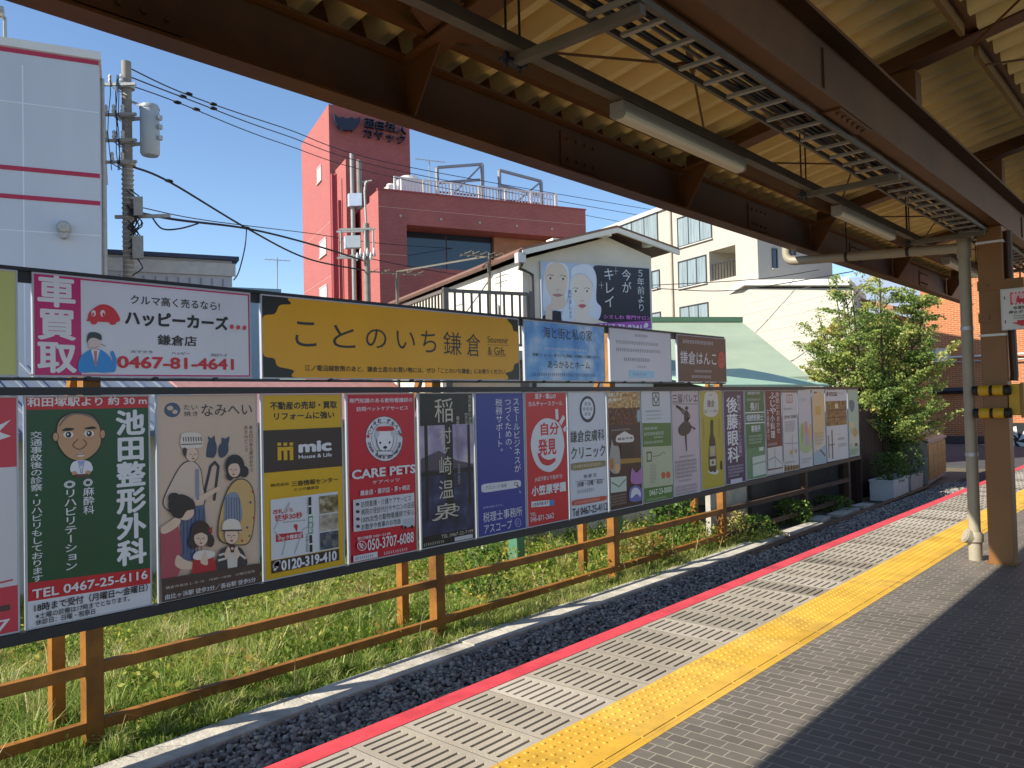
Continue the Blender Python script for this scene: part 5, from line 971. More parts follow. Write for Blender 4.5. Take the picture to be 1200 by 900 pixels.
def frame(pa, pb, back, back2):
    a, b = wp(*pa, back), wp(*pb, back); base = zw - .3; mb = MB()
    c, d = wp(pa[0], pa[1], back2), wp(pb[0], pb[1], back2); c.z = a.z; d.z = b.z
    for p in (a, b, c, d): mb.bar((p.x, p.y, base), p, .16)
    for p, q_ in ((a, b), (c, d), (a, c), (b, d)): mb.bar(p + UP * .03, q_ + UP * .03, .15)
    mb.bar((a.x, a.y, base + .3), b, .1); mb.put('pergola', M_pg, rt)
    mb = MB(); hh = (d - c); n_ = 10
    for i in range(n_): z = base + .2 + (min(c.z, d.z) - base - .5) * i / n_; mb.bar((c.x, c.y, z), (d.x, d.y, z), .03, .11)
    mb.put('slat_screen', M_sl, rt)
frame((512, 197), (565, 193), 3.0, 6.0); frame((585, 200), (634, 213), 3.0, 6.0)
a = wp(503, 188, 4.0); mb = MB(); mb.tube([Vector((a.x, a.y, zw - .3)), a], .03, 6); mb.bar(a - hA * .9, a + hA * 1.0, .03)
for i in range(6): mb.bar(a + hA * (-.8 + .32 * i) - hB * .3, a + hA * (-.8 + .32 * i) + hB * .3, .02)
mb.put('rooftop_aerial', M_galv, rt)

# cream house with the gable, its balcony
M_cr = mat('cream_stucco', '#e0d9c8', .85, .06, 1.5, .2, 50, stain=.1); M_cr2 = mat('cream_trim', '#f0e9d8', .6, .05); M_rt = mat('brown_roof', '#7a5c4c', .7, .15, 5)
G0 = onD(634, 330, 15); ht = thing('gabled_house', 'cream stucco house with a low brown gable roof and a balcony', 'house', at0(G0))
def gp(px, py): return onV(px, py, G0, GA)
ap, le, ri = gp(712, 278), gp(612, 304), gp(768, 302)
bl, br = gp(612, 420), gp(763, 420)
MB().prism([Vector((bl.x, bl.y, GZ)), Vector((br.x, br.y, GZ)), gp(763, 301), ap, le], hB * 9).put('wall', M_cr, ht)
for a, b in (((604, 296), (714, 270)), ((714, 270), (786, 296))):
    p, q_ = gp(*a) - hB * .28, gp(*b) - hB * .28; MB().prism([p, q_, q_ + UP * .045, p + UP * .045], hB * 10).put('roof', M_rt, ht)
    MB().prism([p - UP * .10 - hB * .02, q_ - UP * .10 - hB * .02, q_ - UP * .005 - hB * .02, p - UP * .005 - hB * .02], hB * .05).put('bargeboard', M_cr2, ht)
for px, py in ((640, 290), (700, 279), (752, 290)): p = gp(px, py); MB().obox(p - hB * .27, hA * .16, hB * .26, UP * .13).put('purlin_end', M_cr2, ht)
p = gp(603, 298) - hB * .28; MB().tube([p, p + hB * 10], .055, 8).put('gutter', mat('brown_gutter', '#7a5a4c', .5), ht)
mb = MB(); w = p - hB * .02; mb.obox(w - hA * .08 - UP * .2, hA * .16, hB * .14, UP * .18); mb.put('rainwater_head', M_white, ht)
e = gp(621, 322) - hB * .08; mb = MB(); mb.tube([w - UP * .2, w - UP * .3 + hB * .1, e, Vector((e.x, e.y, GZ))], .04, 8); mb.put('rainwater_pipe', mat('dark_pipe', '#4a4440', .5), ht)
# balcony in front of the sunlit side
M_bal = mat('bronze_aluminium', '#6b645c', .45, .06)
bq0, bq1 = onV(520, 345, G0 - hB * .3, GA), onV(625, 348, G0 - hB * .3, GA); zr0 = gp(570, 344).z; zb0 = zr0 - 1.05
hb = (bq1 - bq0); hb.z = 0; Lb = hb.length; hb.normalize()
O = Vector((bq0.x, bq0.y, zb0)); depth = 4.5
MB().obox(O - UP * .18, hb * Lb, hB * depth, UP * .17).put('balcony_floor', M_conc, ht)
mb = MB(); mb.obox(O + UP * 1.0, hb * Lb, hB * .06, UP * .06); mb.obox(O + UP * .06, hb * Lb, hB * .05, UP * .05); mb.obox(O + UP * 1.0 + hB * .06, hb * .06, hB * (depth - .06), UP * .06); mb.obox(O + UP * .06 + hB * .06, hb * .05, hB * (depth - .06), UP * .05)
k = .04
while k < Lb - .05: mb.obox(O + hb * k + UP * .11 + hB * .01, hb * .035, hB * .03, UP * .89); k += .16
k = .15
while k < depth: mb.obox(O + hB * k + UP * .11 + hb * .01, hb * .03, hB * .035, UP * .89); k += .16
for k in (0, Lb - .09): mb.obox(O + hb * k + UP * .0 - hB * .005, hb * .09, hB * .09, UP * 1.08)
mb.put('balcony_railing', M_bal, ht)
for k in (.05, Lb - .2): MB().obox(Vector((O.x, O.y, GZ)) + hb * k + hB * .1, hb * .12, hB * .12, UP * (zb0 - GZ - .19)).put('balcony_post', M_bal, ht)
wa = Vector((le.x, le.y, zb0)) + hB * 1.0 - hA * .03
MB().obox(wa, -hA * .02, hB * 1.7, UP * 1.0).put('door', M_white, ht)
# poster board on the gable
q = K((92, 40), (1135, 125), (100, 700), (1145, 790)); NVY = '#151b2e'
s0, s1 = gp(634, 393), gp(762, 400); zT = (gp(634, 306).z + gp(762, 315).z) / 2; zB = (s0.z + s1.z) / 2; Wd = (Vector((s1.x, s1.y, 0)) - Vector((s0.x, s0.y, 0))).length
SKN = '#efdfce'; SK2 = '#e6d0ba'; TW = '#e2e8f2'
board(Vector((s0.x, s0.y, zB)) - hB * .05, GA, Wd, zT - zB, 'beauty salon poster of two women in white towels mounted on the cream gable', '#b9c8e2', [
    ('P', [(590, 92), (880, 105), (1136, 125), (1140, 400), (1144, 640), (700, 640), (610, 580), (640, 500), (612, 400), (608, 250)], NVY), ('p', [(590, 92), (1136, 125), (1144, 645), (640, 640), (606, 585)], NVY), ('p', [(100, 520), (100, 640), (280, 640), (270, 470), (180, 480)], NVY),
    ('P', [(108, 420), (125, 160), (170, 60), (250, 45), (330, 90), (350, 180), (340, 320), (300, 470), (240, 480), (190, 460), (140, 480)], TW), ('P', [(128, 190), (140, 120), (180, 72), (240, 58), (300, 85), (335, 160), (330, 270), (300, 360), (240, 400), (190, 370), (150, 300)], SK2), ('P', [(190, 360), (300, 350), (310, 440), (250, 470), (185, 455)], SK2),
    ('P', [(140, 450), (170, 420), (190, 430), (185, 620), (150, 625), (130, 540)], SK2), ('c', 175, 194, 24, 9, '#eee6e0'), ('c', 292, 203, 26, 9, '#eee6e0'), ('c', 178, 194, 11, 10, '#4a382e'), ('c', 294, 203, 11, 10, '#4a382e'), ('L', [(150, 172), (175, 163), (205, 170), (175, 168)], .008, '#7a5c48'), ('L', [(265, 172), (295, 170), (320, 185), (295, 176)], .008, '#7a5c48'), ('P', [(192, 338), (240, 330), (290, 345), (240, 358)], '#b8807a'), ('L', [(222, 292), (238, 300), (256, 294), (238, 296)], .006, '#a07c68'),
    ('P', [(280, 560), (290, 480), (340, 380), (362, 200), (380, 110), (470, 78), (560, 100), (605, 200), (600, 400), (645, 470), (630, 560), (560, 610), (400, 610)], TW), ('P', [(368, 280), (375, 220), (430, 160), (480, 165), (540, 210), (565, 280), (555, 380), (520, 450), (465, 480), (415, 450), (380, 370)], SKN), ('P', [(400, 440), (530, 440), (540, 540), (640, 590), (720, 630), (220, 625), (290, 590), (390, 560)], SKN),
    ('c', 405, 315, 22, 9, '#f2ece6'), ('c', 512, 318, 23, 9, '#f2ece6'), ('c', 408, 315, 10, 9, '#5a443a'), ('c', 514, 318, 10, 9, '#5a443a'), ('L', [(380, 292), (405, 284), (432, 292), (405, 290)], .007, '#8a6a54'), ('L', [(485, 296), (514, 288), (540, 300), (514, 294)], .007, '#8a6a54'), ('P', [(428, 442), (465, 432), (505, 445), (465, 468)], '#c8606a'), ('L', [(448, 398), (462, 408), (480, 400), (462, 402)], .006, '#b08c76'), ('L', [(372, 210), (440, 160), (520, 190), (566, 290)], .006, '#9aa4ba'),
    ('v', 'キレイ', 672, 112, 780, 480, WH, .0), ('v', '今が', 848, 130, 945, 355, WH, 0), ('v', '５年前より', 1002, 132, 1078, 530, WH, 0), ('l', [(770, 145), (815, 147)], .006, WH), ('l', [(792, 112), (792, 180)], .006, WH), ('l', [(628, 268), (672, 270)], .006, WH), ('l', [(650, 240), (650, 300)], .006, WH),
    ('v', '見せましょう', 336, 300, 372, 560, '#5a6478', 0), ('t', 'シミしわ 専門サロン', 668, 546, 1138, 602, '#e080d8', .02), ('p', [(98, 606), (1146, 618), (1148, 690), (98, 674)], '#b050b4'), ('t', '0467-73-8341', 625, 626, 1040, 680, WH, .03), ('P', [(1060, 676), (1080, 636), (1108, 646), (1100, 676)], WH), ('s', 360, 629, 610, 659, 1, '#ecd0ec'), ('p', [(98, 676), (1148, 692), (1150, 800), (98, 760)], '#c2cce0')], q, name='poster_board', rim='#c9ccd4', thick=.04)
# big aerial beside the gable
a = onD(573, 350, 15.6); b = onD(573, 300, 15.6); t = thing('tv_aerial', 'large grey television aerial with two masts left of the cream gable', 'aerial', Vector((a.x, a.y, zb0 + 0)))
c_ = onD(465, 352, 17.2); d_ = onD(465, 320, 17.2)
MB().tube([Vector((a.x, a.y, zb0)), b], .035, 8).put('mast', M_tray, t); MB().tube([Vector((c_.x, c_.y, GZ)), d_], .035, 8).put('mast', M_tray, t)
mb = MB(); mb.bar(b, d_ + UP * .03, .03)
for f_, n_ in ((b, 7), (d_, 5)):
    for i in range(n_): p = f_ - hA * .5 + hA * (1.0 * i / (n_ - 1)); mb.bar(p - hB * .3 + UP * .02, p + hB * .3 + UP * .02, .012); mb.bar(p, p + UP * (.07 if i % 2 else .04), .02)
    mb.bar(f_ - hA * .6, f_ + hA * .6, .025)
mb.put('antenna', M_tray, t)

# cream apartment block behind
A0 = onD(888, 300, 36); at_ = thing('apartment_block', 'cream apartment block with dark framed windows behind the gabled house', 'building', at0(A0))
M_ap = mat('apartment_stucco', '#bbb4a6', .85, .05, .8, .1, 40, stain=.06); M_ap2 = mat('apartment_side', '#c4bfb4', .85, .05, .8)
def ap_(px, py): return onV(px, py, A0, GB)
zt = ap_(770, 249).z; far = ap_(690, 280); Ld = (Vector((far.x, far.y, 0)) - Vector((A0.x, A0.y, 0))).length
vz0, vz1 = ap_(846, 327).z, ap_(846, 291).z; v0 = (ap_(862, 300) - A0); v0.z = 0; v0 = v0.length; v1 = (ap_(831, 300) - A0); v1.z = 0; v1 = v1.length
PA = at0(A0)
def blk(b0, b1, z0, z1, u0=0, u1=4.5, m=M_ap, name='wall'): MB().obox(Vector((PA.x, PA.y, z0)) + hB * b0 + hA * u0, hA * (u1 - u0), hB * (b1 - b0), UP * (z1 - z0)).put(name, m, at_)
blk(0, Ld, GZ, vz0); blk(0, Ld, vz1, zt); blk(0, v0, vz0 + .001, vz1 - .001); blk(v1, Ld, vz0 + .001, vz1 - .001); blk(v0 + .001, v1 - .001, vz0 + .001, vz1 - .001, 1.6, 4.5, M_ap2, 'loggia_back')
blk(-.12, Ld + .1, zt + .001, zt + .22, -.12, 4.6, M_ap2, 'roof_edge')
mb = MB(); k = v0 + .1; zz = vz0 + .02
mb.obox(Vector((PA.x, PA.y, zz + .75)) + hB * v0 + hA * .1, hA * .05, hB * (v1 - v0), UP * .05)
while k < v1: mb.obox(Vector((PA.x, PA.y, zz)) + hB * k + hA * .11, hA * .03, hB * .03, UP * .75); k += .2
mb.put('loggia_railing', mat('dark_rail', '#33363a', .5), at_)
for pq, nx in ((((726, 262), (772, 288)), 3), (((794, 256), (835, 279)), 3), (((795, 307), (829, 331)), 3), (((797, 360), (831, 374)), 3), (((764, 318), (774, 337)), 1), (((764, 367), (775, 376)), 1)):
    (xa, ya), (xb, yb_) = pq; pa = ap_(xa, ya); pb = ap_(xb, yb_)
    window(at_, A0, GB, pq, '#44484c', nx)
q1 = ap_(788, 300); MB().tube([Vector((q1.x, q1.y, GZ)) - hA * .08, Vector((q1.x, q1.y, zt)) - hA * .08], .06, 8).put('drainpipe', mat('beige_pipe', '#b8ac98', .5), at_)
for pq in (((904, 291), (911, 315)), ((925, 290), (932, 300))): window(at_, A0, GA, pq, '#44484c', 1, M_gl)
# white roofed house right of it
H0 = onD(1000, 380, 30); th = 53; t = thing('white_house', 'pale sided house with a bright white roof edge behind the tree', 'house', at0(H0))
M_sd = mat('pale_siding', '#bfbaac', .75, .05, 1.0); 
def hp(px, py): return onV(px, py, H0, th)
L_, R_ = hp(835, 430), hp(1000, 430); nb = head(th - 90)
poly = [Vector((L_.x, L_.y, GZ)), Vector((R_.x, R_.y, GZ)), hp(1000, 338), hp(878, 338), hp(835, 364)]
MB().prism(poly, head(12) * 5).put('wall', M_sd, t)
mb = MB(); z = 2.6
while z < hp(900, 340).z - .2: d_ = (R_ - L_); d_.z = 0; mb.obox(Vector((L_.x, L_.y, z)) - nb * .012, d_, nb * .011, UP * .03); z += .45
mb.put('siding_joint', mat('siding_joint', '#cdc7b6', .8, 0), t)
for a, b in (((830, 364), (878, 334)), ((878, 334), (1003, 334))): p, q_ = hp(*a) - nb * .25, hp(*b) - nb * .25; MB().prism([p, q_, q_ + UP * .22, p + UP * .22], head(12) * 5.4).put('roof', M_white, t)
p = hp(989, 345) - nb * .1; MB().tube([p, p - UP * .3, Vector((p.x, p.y, GZ))], .06, 8).put('rainwater_pipe', M_white, t)
# green roofed shed close behind the boards
M_gr = mat('green_metal_roof', '#a0ad92', .5, .08, 1.2, stain=.16); M_gd = mat('green_ridge', '#4c6a52', .5, .08)
Rl, Rr = onD(690, 377, 25.5), onD(869, 377, 26.5); El, Er = onY(760, 447, 9.3), onY(948, 441, 7.35)
gsh = thing('green_roofed_shed', 'shed with a broad pale green metal roof behind the boards', 'shed', (Er.x, Er.y, GZ))
El = Vector((Rl.x + (Er.x - Rr.x), Rl.y + (Er.y - Rr.y), Er.z))
dn = UP * -.08
MB().prism([El, Er, Rr, Rl], dn).put('roof', M_gr, gsh)
bk = (Rr - Er); bk.z = 0; Bl, Br = Rl + bk, Rr + bk; Bl.z = Br.z = Er.z; MB().prism([Rl + UP * .001, Rr + UP * .001, Br, Bl], dn).put('roof', M_gr, gsh)
mb = MB(); mb.bar(Rl + UP * .06, Rr + UP * .06, .3, .16); mb.put('ridge_cap', M_gd, gsh)
mb = MB(); ins = (Rr - Er).normalized() * .5
MB().prism([Vector((p.x, p.y, GZ)) for p in (El + bk * .08, Er + bk * .08, Br - bk * .08, Bl - bk * .08)], UP * (Er.z - GZ - .02)).put('wall', mat('shed_wall', '#9a968a', .85, .15, stain=.25), gsh)
# lower mint lean-to roof in front of it
a, b, c, d = onY(840, 432, 8.6), onY(905, 430, 8.2), onY(985, 454, 6.75), onY(846, 453, 6.75)
lt = thing('lean_to', 'mint green lean-to roof on a low shed right behind the far boards', 'shed', (c.x, c.y, GZ))
a, b = Vector((14.1, 8.9, 2.15)), Vector((17.6, 8.4, 2.25)); d, c = Vector((12.9, 6.8, 1.80)), Vector((18.6, 6.75, 1.82))
MB().prism([d, c, b, a], UP * .05).put('roof', mat('mint_roof', '#9fc0a4', .5, .07, 1.5, stain=.1), lt)
MB().box((13.2, 7.0, GZ), (18.4, 7.1, .15)).put('wall', M_conc, lt)
MB().box((14.7, 6.9, GZ), (19.4, 6.98, .3)).put('void_shade_sheet', mat('dark_void_shade', '#34332f', .8, .3, 2, stain=.3), lt)  # dark sheet stands in for the shade of the voids below the far boards
# green posts with a beam behind the fence, a white wall
t = thing('pergola', 'green painted steel posts and beam standing in the weeds behind the ballet board', 'pergola', (11.3, 8.2, GZ))
M_gf = mat('green_paint', '#4f7f63', .55, .1, stain=.1)
for x in (11.9, 9.2): MB().box((x - .09, 8.1, GZ), (x + .09, 8.28, 1.4)).put('post', M_gf, t)
MB().box((8.4, 8.12, -.22), (13.4, 8.26, -.12)).put('beam', M_gf, t)
t = thing('garden_wall', 'whitish block wall behind the weeds and the green frame', 'wall', (11, 9.4, GZ))
MB().box((9.6, 9.3, GZ), (14.5, 9.45, .5)).put('masonry', mat('white_block', '#bdb9b0', .85, .12, 2, stain=.3), t)

# far right: brick buildings beyond the platform end
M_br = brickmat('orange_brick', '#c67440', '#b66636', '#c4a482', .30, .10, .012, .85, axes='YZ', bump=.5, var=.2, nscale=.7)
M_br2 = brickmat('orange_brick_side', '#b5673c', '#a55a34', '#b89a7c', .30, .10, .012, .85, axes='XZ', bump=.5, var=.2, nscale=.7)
XB = 46.0; pl = onX(1084, 505, XB); t = thing('brick_building', 'orange brick building closing the view beyond the platform end', 'building', (XB, pl.y, GZ))
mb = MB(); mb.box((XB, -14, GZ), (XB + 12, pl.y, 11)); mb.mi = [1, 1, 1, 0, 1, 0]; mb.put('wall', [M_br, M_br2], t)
for y, r, m in ((458, .16, M_black), (419, .05, M_white), (425, .04, M_galv)): z = onX(1110, y, XB).z; MB().tube([(XB - .2, pl.y - .2, z), (XB - .2, -12, z)], r, 8).put('wall_pipe', m, t)
p = onX(1100, 417, XB); MB().box((XB - .5, p.y - .5, p.z - .35), (XB - .001, p.y + .5, p.z + .35)).put('wall_box', M_white, t)
z = onX(1190, 475, XB).z; MB().box((XB - .8, -12, z - .12), (XB - .02, 3.2, z + .12)).put('awning', M_white, t)
MB().box((XB - .35, -12, GZ), (XB - .01, pl.y, -.62)).put('plinth', mat('dark_plinth', '#4a4440', .8, .1), t)
p = onX(1191, 515, XB - 3); t = thing('air_conditioner', 'white outdoor fan unit standing beyond the platform end right of the column', 'machine', (XB - 3, p.y, GZ))
MB().box((XB - 3, p.y - 1.0, p.z - .8), (XB - 2.3, p.y + .8, p.z + .75)).put('casing', M_black, t)
mb = MB()
for i in range(5):
    a_ = i * 1.2566; mb.prism([(XB - 3.03, p.y + .1 * math.cos(a_ + 1.2), p.z + .1 * math.sin(a_ + 1.2)), (XB - 3.03, p.y + .62 * math.cos(a_ - .3), p.z + .62 * math.sin(a_ - .3)), (XB - 3.03, p.y + .62 * math.cos(a_ + .35), p.z + .62 * math.sin(a_ + .35))], (.02, 0, 0))
mb.put('fan', M_white, t)
MB().box((XB - 3, p.y - 1, GZ), (XB - 2.3, p.y + .8, p.z - .801)).put('stand', M_black, t)
# blue-grey building and the brown one behind the tree
XC = 52.0; pr, pl2 = onX(1082, 480, XC), onX(1036, 480, XC); zt = onX(1060, 318, XC).z
t = thing('blue_building', 'blue-grey building showing between the tree and the brick wall', 'building', (XC, pl2.y, GZ))
MB().box((XC, pr.y - 1, GZ), (XC + 8, pl2.y + 6, zt)).put('wall', mat('blue_grey_wall', '#8d9fb8', .7, .06), t)
for i, yy in enumerate((350, 380, 414)): z = onX(1060, yy, XC).z; MB().box((XC - .06, pr.y - .9, z - .15), (XC - .005, pl2.y + 5.9, z + .15)).put('balcony_band', mat('grey_band', '#6d7a8e', .6), t)
XD = 31.0; a, b = onX(1000, 350, XD), onX(1040, 360, XD)
t = thing('brown_building', 'brown brick building with a sloping brown roof behind the tree crown', 'building', (XD, a.y, GZ))
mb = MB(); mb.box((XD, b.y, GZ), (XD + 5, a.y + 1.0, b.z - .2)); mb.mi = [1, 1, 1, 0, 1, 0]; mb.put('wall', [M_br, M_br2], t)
MB().prism([(XD - .4, b.y - .3, b.z - .2), (XD - .4, a.y + 1.2, a.z + .3), (XD + 5, a.y + 1.2, a.z + .3), (XD + 5, b.y - .3, b.z - .2)], (0, 0, .2)).put('roof', mat('tan_roof', '#a5744e', .7, .1), t)
# dark fence at the end of the boards
t = thing('dark_plank_fence', 'dark brown plank fence between the last board and the tree', 'fence', (19.8, 6.6, GZ))
for i in range(9): MB().box((19.65, 6.45 + i * .16, GZ), (19.69, 6.6 + i * .16, 1.35 - .02 * (i % 3))).put('plank', mat('dark_wood', '#3a241a', .8, .25, 4, .2, 30, stretch=(1, 1, .15)), t)
for i in range(15): MB().box((19.72 + i * .18, 6.78, GZ), (19.89 + i * .18, 6.82, 1.25 - .03 * (i % 3))).put('plank', mat('dark_wood', '#3a241a'), t)

# ------------------------------------------------------------------ planters, tree, storage bin
M_pl = mat('planter_plastic', '#c9c8c2', .6, .08, 3, stain=.15)
def planter(x, y, L, w, h, label, m=M_pl):
    t = thing('planter', label, 'planter', (x, y, GZ), 'white planters beside the track'); hh = head(3); nn = Vector((-hh.y, hh.x, 0)); P = Vector((x, y, GZ))
    mb = MB(); e = .03
    mb.obox(P, hh * L, nn * e, UP * h); mb.obox(P + nn * (w - e), hh * L, nn * e, UP * h); mb.obox(P + nn * e, hh * e, nn * (w - 2 * e), UP * h); mb.obox(P + nn * e + hh * (L - e), hh * e, nn * (w - 2 * e), UP * h); mb.put('box', m, t)
    mb = MB(); mb.obox(P - hh * .02 - nn * .02 + UP * h, hh * (L + .04), nn * .07, UP * .03); mb.obox(P - hh * .02 + nn * (w - .05) + UP * h, hh * (L + .04), nn * .07, UP * .03); mb.obox(P - hh * .02 + nn * .05 + UP * h, hh * .07, nn * (w - .1), UP * .03); mb.put('rim', m, t)
    MB().obox(P + hh * e + nn * e + UP * (h - .08), hh * (L - 2 * e), nn * (w - 2 * e), UP * .01).put('soil', M_dirt, t)
planter(20.5, 5.98, 1.5, .55, .48, 'clean white planter nearer the boards with a leafy plant in it')
planter(22.2, 6.05, 1.4, .5, .46, 'duller planter right behind the clean white one', mat('planter_grey', '#a8a198', .7, .12, 3, stain=.3))
shrub('planter_plant', 21.2, 6.25, .5, .75, 1300, [(0, '#2c421c'), (.5, '#4d6a2a'), (1, '#8c9444')], 'dark green leafy plant growing in the clean white planter', .06, GZ + .4)
shrub('planter_plant', 22.8, 6.35, .5, 1.0, 1100, [(0, '#2c421c'), (.5, '#4d6a2a'), (1, '#8c9444')], 'taller dark plant growing in the duller planter', .07, GZ + .38)
# storage bin
bA = onZ(1085, 571, GZ); t = thing('storage_bin', 'weathered metal storage bin with a sloping lid beside the planters', 'bin', (24.3, 6.2, GZ))
hh = head(6); nn = Vector((-hh.y, hh.x, 0)); P = Vector((24.2, 6.15, GZ + .06)); M_bin = mat('bin_metal', '#a09d96', .45, .2, 3, metal=.3, stain=.25)
prof = lambda s: [P + hh * s, P + hh * s + nn * 1.35, P + hh * s + nn * 1.35 + UP * 1.65, P + hh * s + nn * .75 + UP * 1.62, P + hh * s + UP * 1.15]
MB().prism(prof(0), hh * 3.4).put('body', M_bin, t)
for k in range(4): MB().obox(P + hh * (.05 + .84 * k) - nn * .03 + UP * .12, hh * .8, nn * .028, UP * .98).put('door', mat('bin_door', '#a9834f', .5, .25, 4, metal=.2, stain=.25, stretch=(1, 1, 5)), t)
lid = [P + nn * (-.06) + UP * 1.16, P + nn * .75 + UP * 1.66, P + nn * .75 + UP * 1.70, P + nn * (-.06) + UP * 1.2]
MB().prism([p - hh * .05 for p in lid], hh * 3.5).put('lid', mat('bin_lid', '#8d8a84', .5, .15, 3, metal=.5), t)
for k in range(4): MB().obox(P + hh * (.1 + k) + nn * .1 - UP * .06, hh * .2, nn * 1.1, UP * .059).put('foot', M_black, t)
o = MB().obox(P + hh * .6 + nn * .2 + UP * 1.72, hh * 1.6, nn * .9, UP * .03).put('board', mat('pale_board', '#c4a67c', .7, .1), None, loc=P + UP * 1.72); o['label'] = 'pale wooden board lying on top of the metal storage bin'; o['category'] = 'board'
# tree
def tree(x, y, label, stems, R, H0, H1, n, ramp, z=GZ):
    t = thing('leafy_tree', label, 'tree', (x, y, z)); mb = MB(); tips = []
    for k in range(stems):
        a = 6.28 * k / stems + random.uniform(-.3, .3); sp = random.uniform(.25, 1.0); hh_ = random.uniform(.72, 1.0) * H1
        p0 = Vector((x + .1 * math.cos(a), y + .1 * math.sin(a), z - .05)); p1 = Vector((x + .3 * R * sp * math.cos(a), y + .3 * R * sp * math.sin(a), z + H1 * .3)); p2 = Vector((x + .62 * R * sp * math.cos(a), y + .62 * R * sp * math.sin(a), z + hh_ * .62)); p3 = Vector((x + .74 * R * sp * math.cos(a), y + .74 * R * sp * math.sin(a), z + hh_ * (1.05 - .2 * sp)))
        mb.tube([p0, p1, p2, p3], [.07, .055, .03, .008], 7)
        for j in range(17):
            f = random.uniform(-.3, .97); base = (p1.lerp(p2, (f - .1) / .5) if .1 <= f < .6 else p0.lerp(p1, min(1, f + .85)) if f < .1 else p2.lerp(p3, (f - .6) / .4)); b_ = random.uniform(0, 6.28); ln = random.uniform(.35, .85) * R * .55 * (1.25 - f * .75)
            e_ = base + Vector((math.cos(b_) * ln, math.sin(b_) * ln, ln * random.uniform(.35, .9))); mb.tube([base, base.lerp(e_, .5) + UP * .04, e_], [.02, .012, .004], 5); tips.append((base.lerp(e_, .35), e_))
        tips.append((p2, p3))
    mb.put('trunk', mat('bark', '#5a4a3a', .9, .25, 8, .5, 30), t)
    A = np.array([tuple(a) for a, b in tips]); B = np.array([tuple(b) for a, b in tips]); k = NR.integers(0, len(tips), n); f = NR.random(n)[:, None] * 1.1
    C_ = A[k] + (B[k] - A[k]) * f; s_ = .06 + .13 * np.abs(1 - f[:, 0])
    Vv, Ff = leafcloud(n, C_[:, 0], C_[:, 1], C_[:, 2], s_, s_, 0 * s_, NR.uniform(.05, .1, n)[:, None]); kt = NR.normal(0, .16, len(tips))[k]
    tone = np.clip(.42 + kt + NR.normal(0, .14, n), 0, 1)
    nmesh('crown', Vv - np.array([x, y, z]), Ff, leafmat('tree_leaf', ramp, .4), np.repeat(tone, 4), parent=t); return t
tree(23.0, 6.9, 'leafy yellow-green tree rising behind the planters at the end of the boards', 19, 2.6, .8, 6.3, 74000, [(0, '#56703a'), (.35, '#8aa250'), (.65, '#b8bd6a'), (.86, '#d4c06a'), (1, '#c0945c')])

# ------------------------------------------------------------------ utility poles and wires
M_pole = mat('pole_concrete', '#8e867c', .85, .15, 4, stain=.2); M_ins = mat('insulator', '#d4d2cc', .3, .03)
D1 = 24.0; pb, ptp = onD(152, 325, D1), onD(145, 72, D1); px_, py_ = onD(150, 240, D1).x, onD(150, 240, D1).y
t = thing('utility_pole', 'concrete utility pole with a grey drum transformer beside the white building', 'pole', (px_, py_, GZ)); zt = ptp.z
MB().tube([(px_, py_, GZ), (px_, py_, zt)], [.165, .125], 14).put('pole', M_pole, t, smooth=True)
rt_ = Vector((ROT[0][0], ROT[1][0], 0)).normalized()
def zat(py): return onD(150, py, D1).z
for y, l in ((102, .75), (137, .6), (167, .6), (192, .7)):
    z = zat(y); mb = MB(); c = Vector((px_, py_, z)) - hB * .2; mb.bar(c - rt_ * l, c + rt_ * .25, .07); mb.bar(c - rt_ * l * .7, c - UP * .3, .03); mb.tube([(px_, py_, z - .06), (px_, py_, z + .06)], .21, 12); mb.put('crossarm', M_galv, t)
    for k in (.95, .6, .2):
        mb = MB(); p = c - rt_ * l * k; mb.tube([p + UP * .04, p + UP * .1, p + UP * .16, p + UP * .22, p + UP * .28], [.03, .06, .035, .055, .02], 8); mb.put('insulator', M_ins, t)
tc_ = Vector((px_, py_, zat(155))) + rt_ * .62 - hB * .1; hT = (zat(127) - zat(186))
mb = MB(); mb.tube([tc_ - UP * hT / 2, tc_ - UP * (hT / 2 - .06), tc_ + UP * (hT / 2 - .05), tc_ + UP * hT / 2], [.21, .25, .25, .22], 18); mb.tube([tc_ + UP * (hT / 2 - .12), tc_ + UP * (hT / 2 - .08)], .262, 18)
for k in (-.3, .0, .25): mb.box((tc_.x + .1, tc_.y - .34, tc_.z + k), (tc_.x + .2, tc_.y - .24, tc_.z + k + .12))
mb.put('transformer', mat('transformer_grey', '#a9b0b2', .4, .05), t, smooth=True)
mb = MB()
for k in (-.35, .35): mb.bar(Vector((px_, py_, tc_.z + k)), tc_ + UP * k, .08)
mb.bar(Vector((px_, py_, tc_.z + .9)), tc_ + UP * .6, .06); mb.put('transformer_bracket', M_galv, t)
mb = MB()
for i in range(24):
    z = zat(200 + 5.6 * i); r = .2 + .004 * (i % 3); mb.tube([(px_, py_, z), (px_, py_, z + .03)], r - .045, 12)
mb.put('pole_band', M_galv, t)
mb = MB(); rg = random.Random(4)
for i in range(16):
    z = zat(rg.uniform(235, 320)); s_ = rg.uniform(.2, .5); a_ = rg.uniform(-.3, .3); pts = [Vector((px_, py_, z)) + rt_ * (s_ * math.sin(k_ * .5) * rg.uniform(.7, 1) + a_ * .2) - hB * .22 - UP * (.1 * k_ - .3) for k_ in range(7)]; mb.tube(pts, .018, 5)
for i in range(4):
    x0 = rg.uniform(-.5, -.25); pts = [Vector((px_, py_, zat(92 + 22 * k_))) + rt_ * (x0 + .05 * math.sin(k_ * 1.3 + i)) - hB * .25 for k_ in range(6)]; mb.tube(pts, .012, 5)
mb.put('cable_loop', M_wire, t)
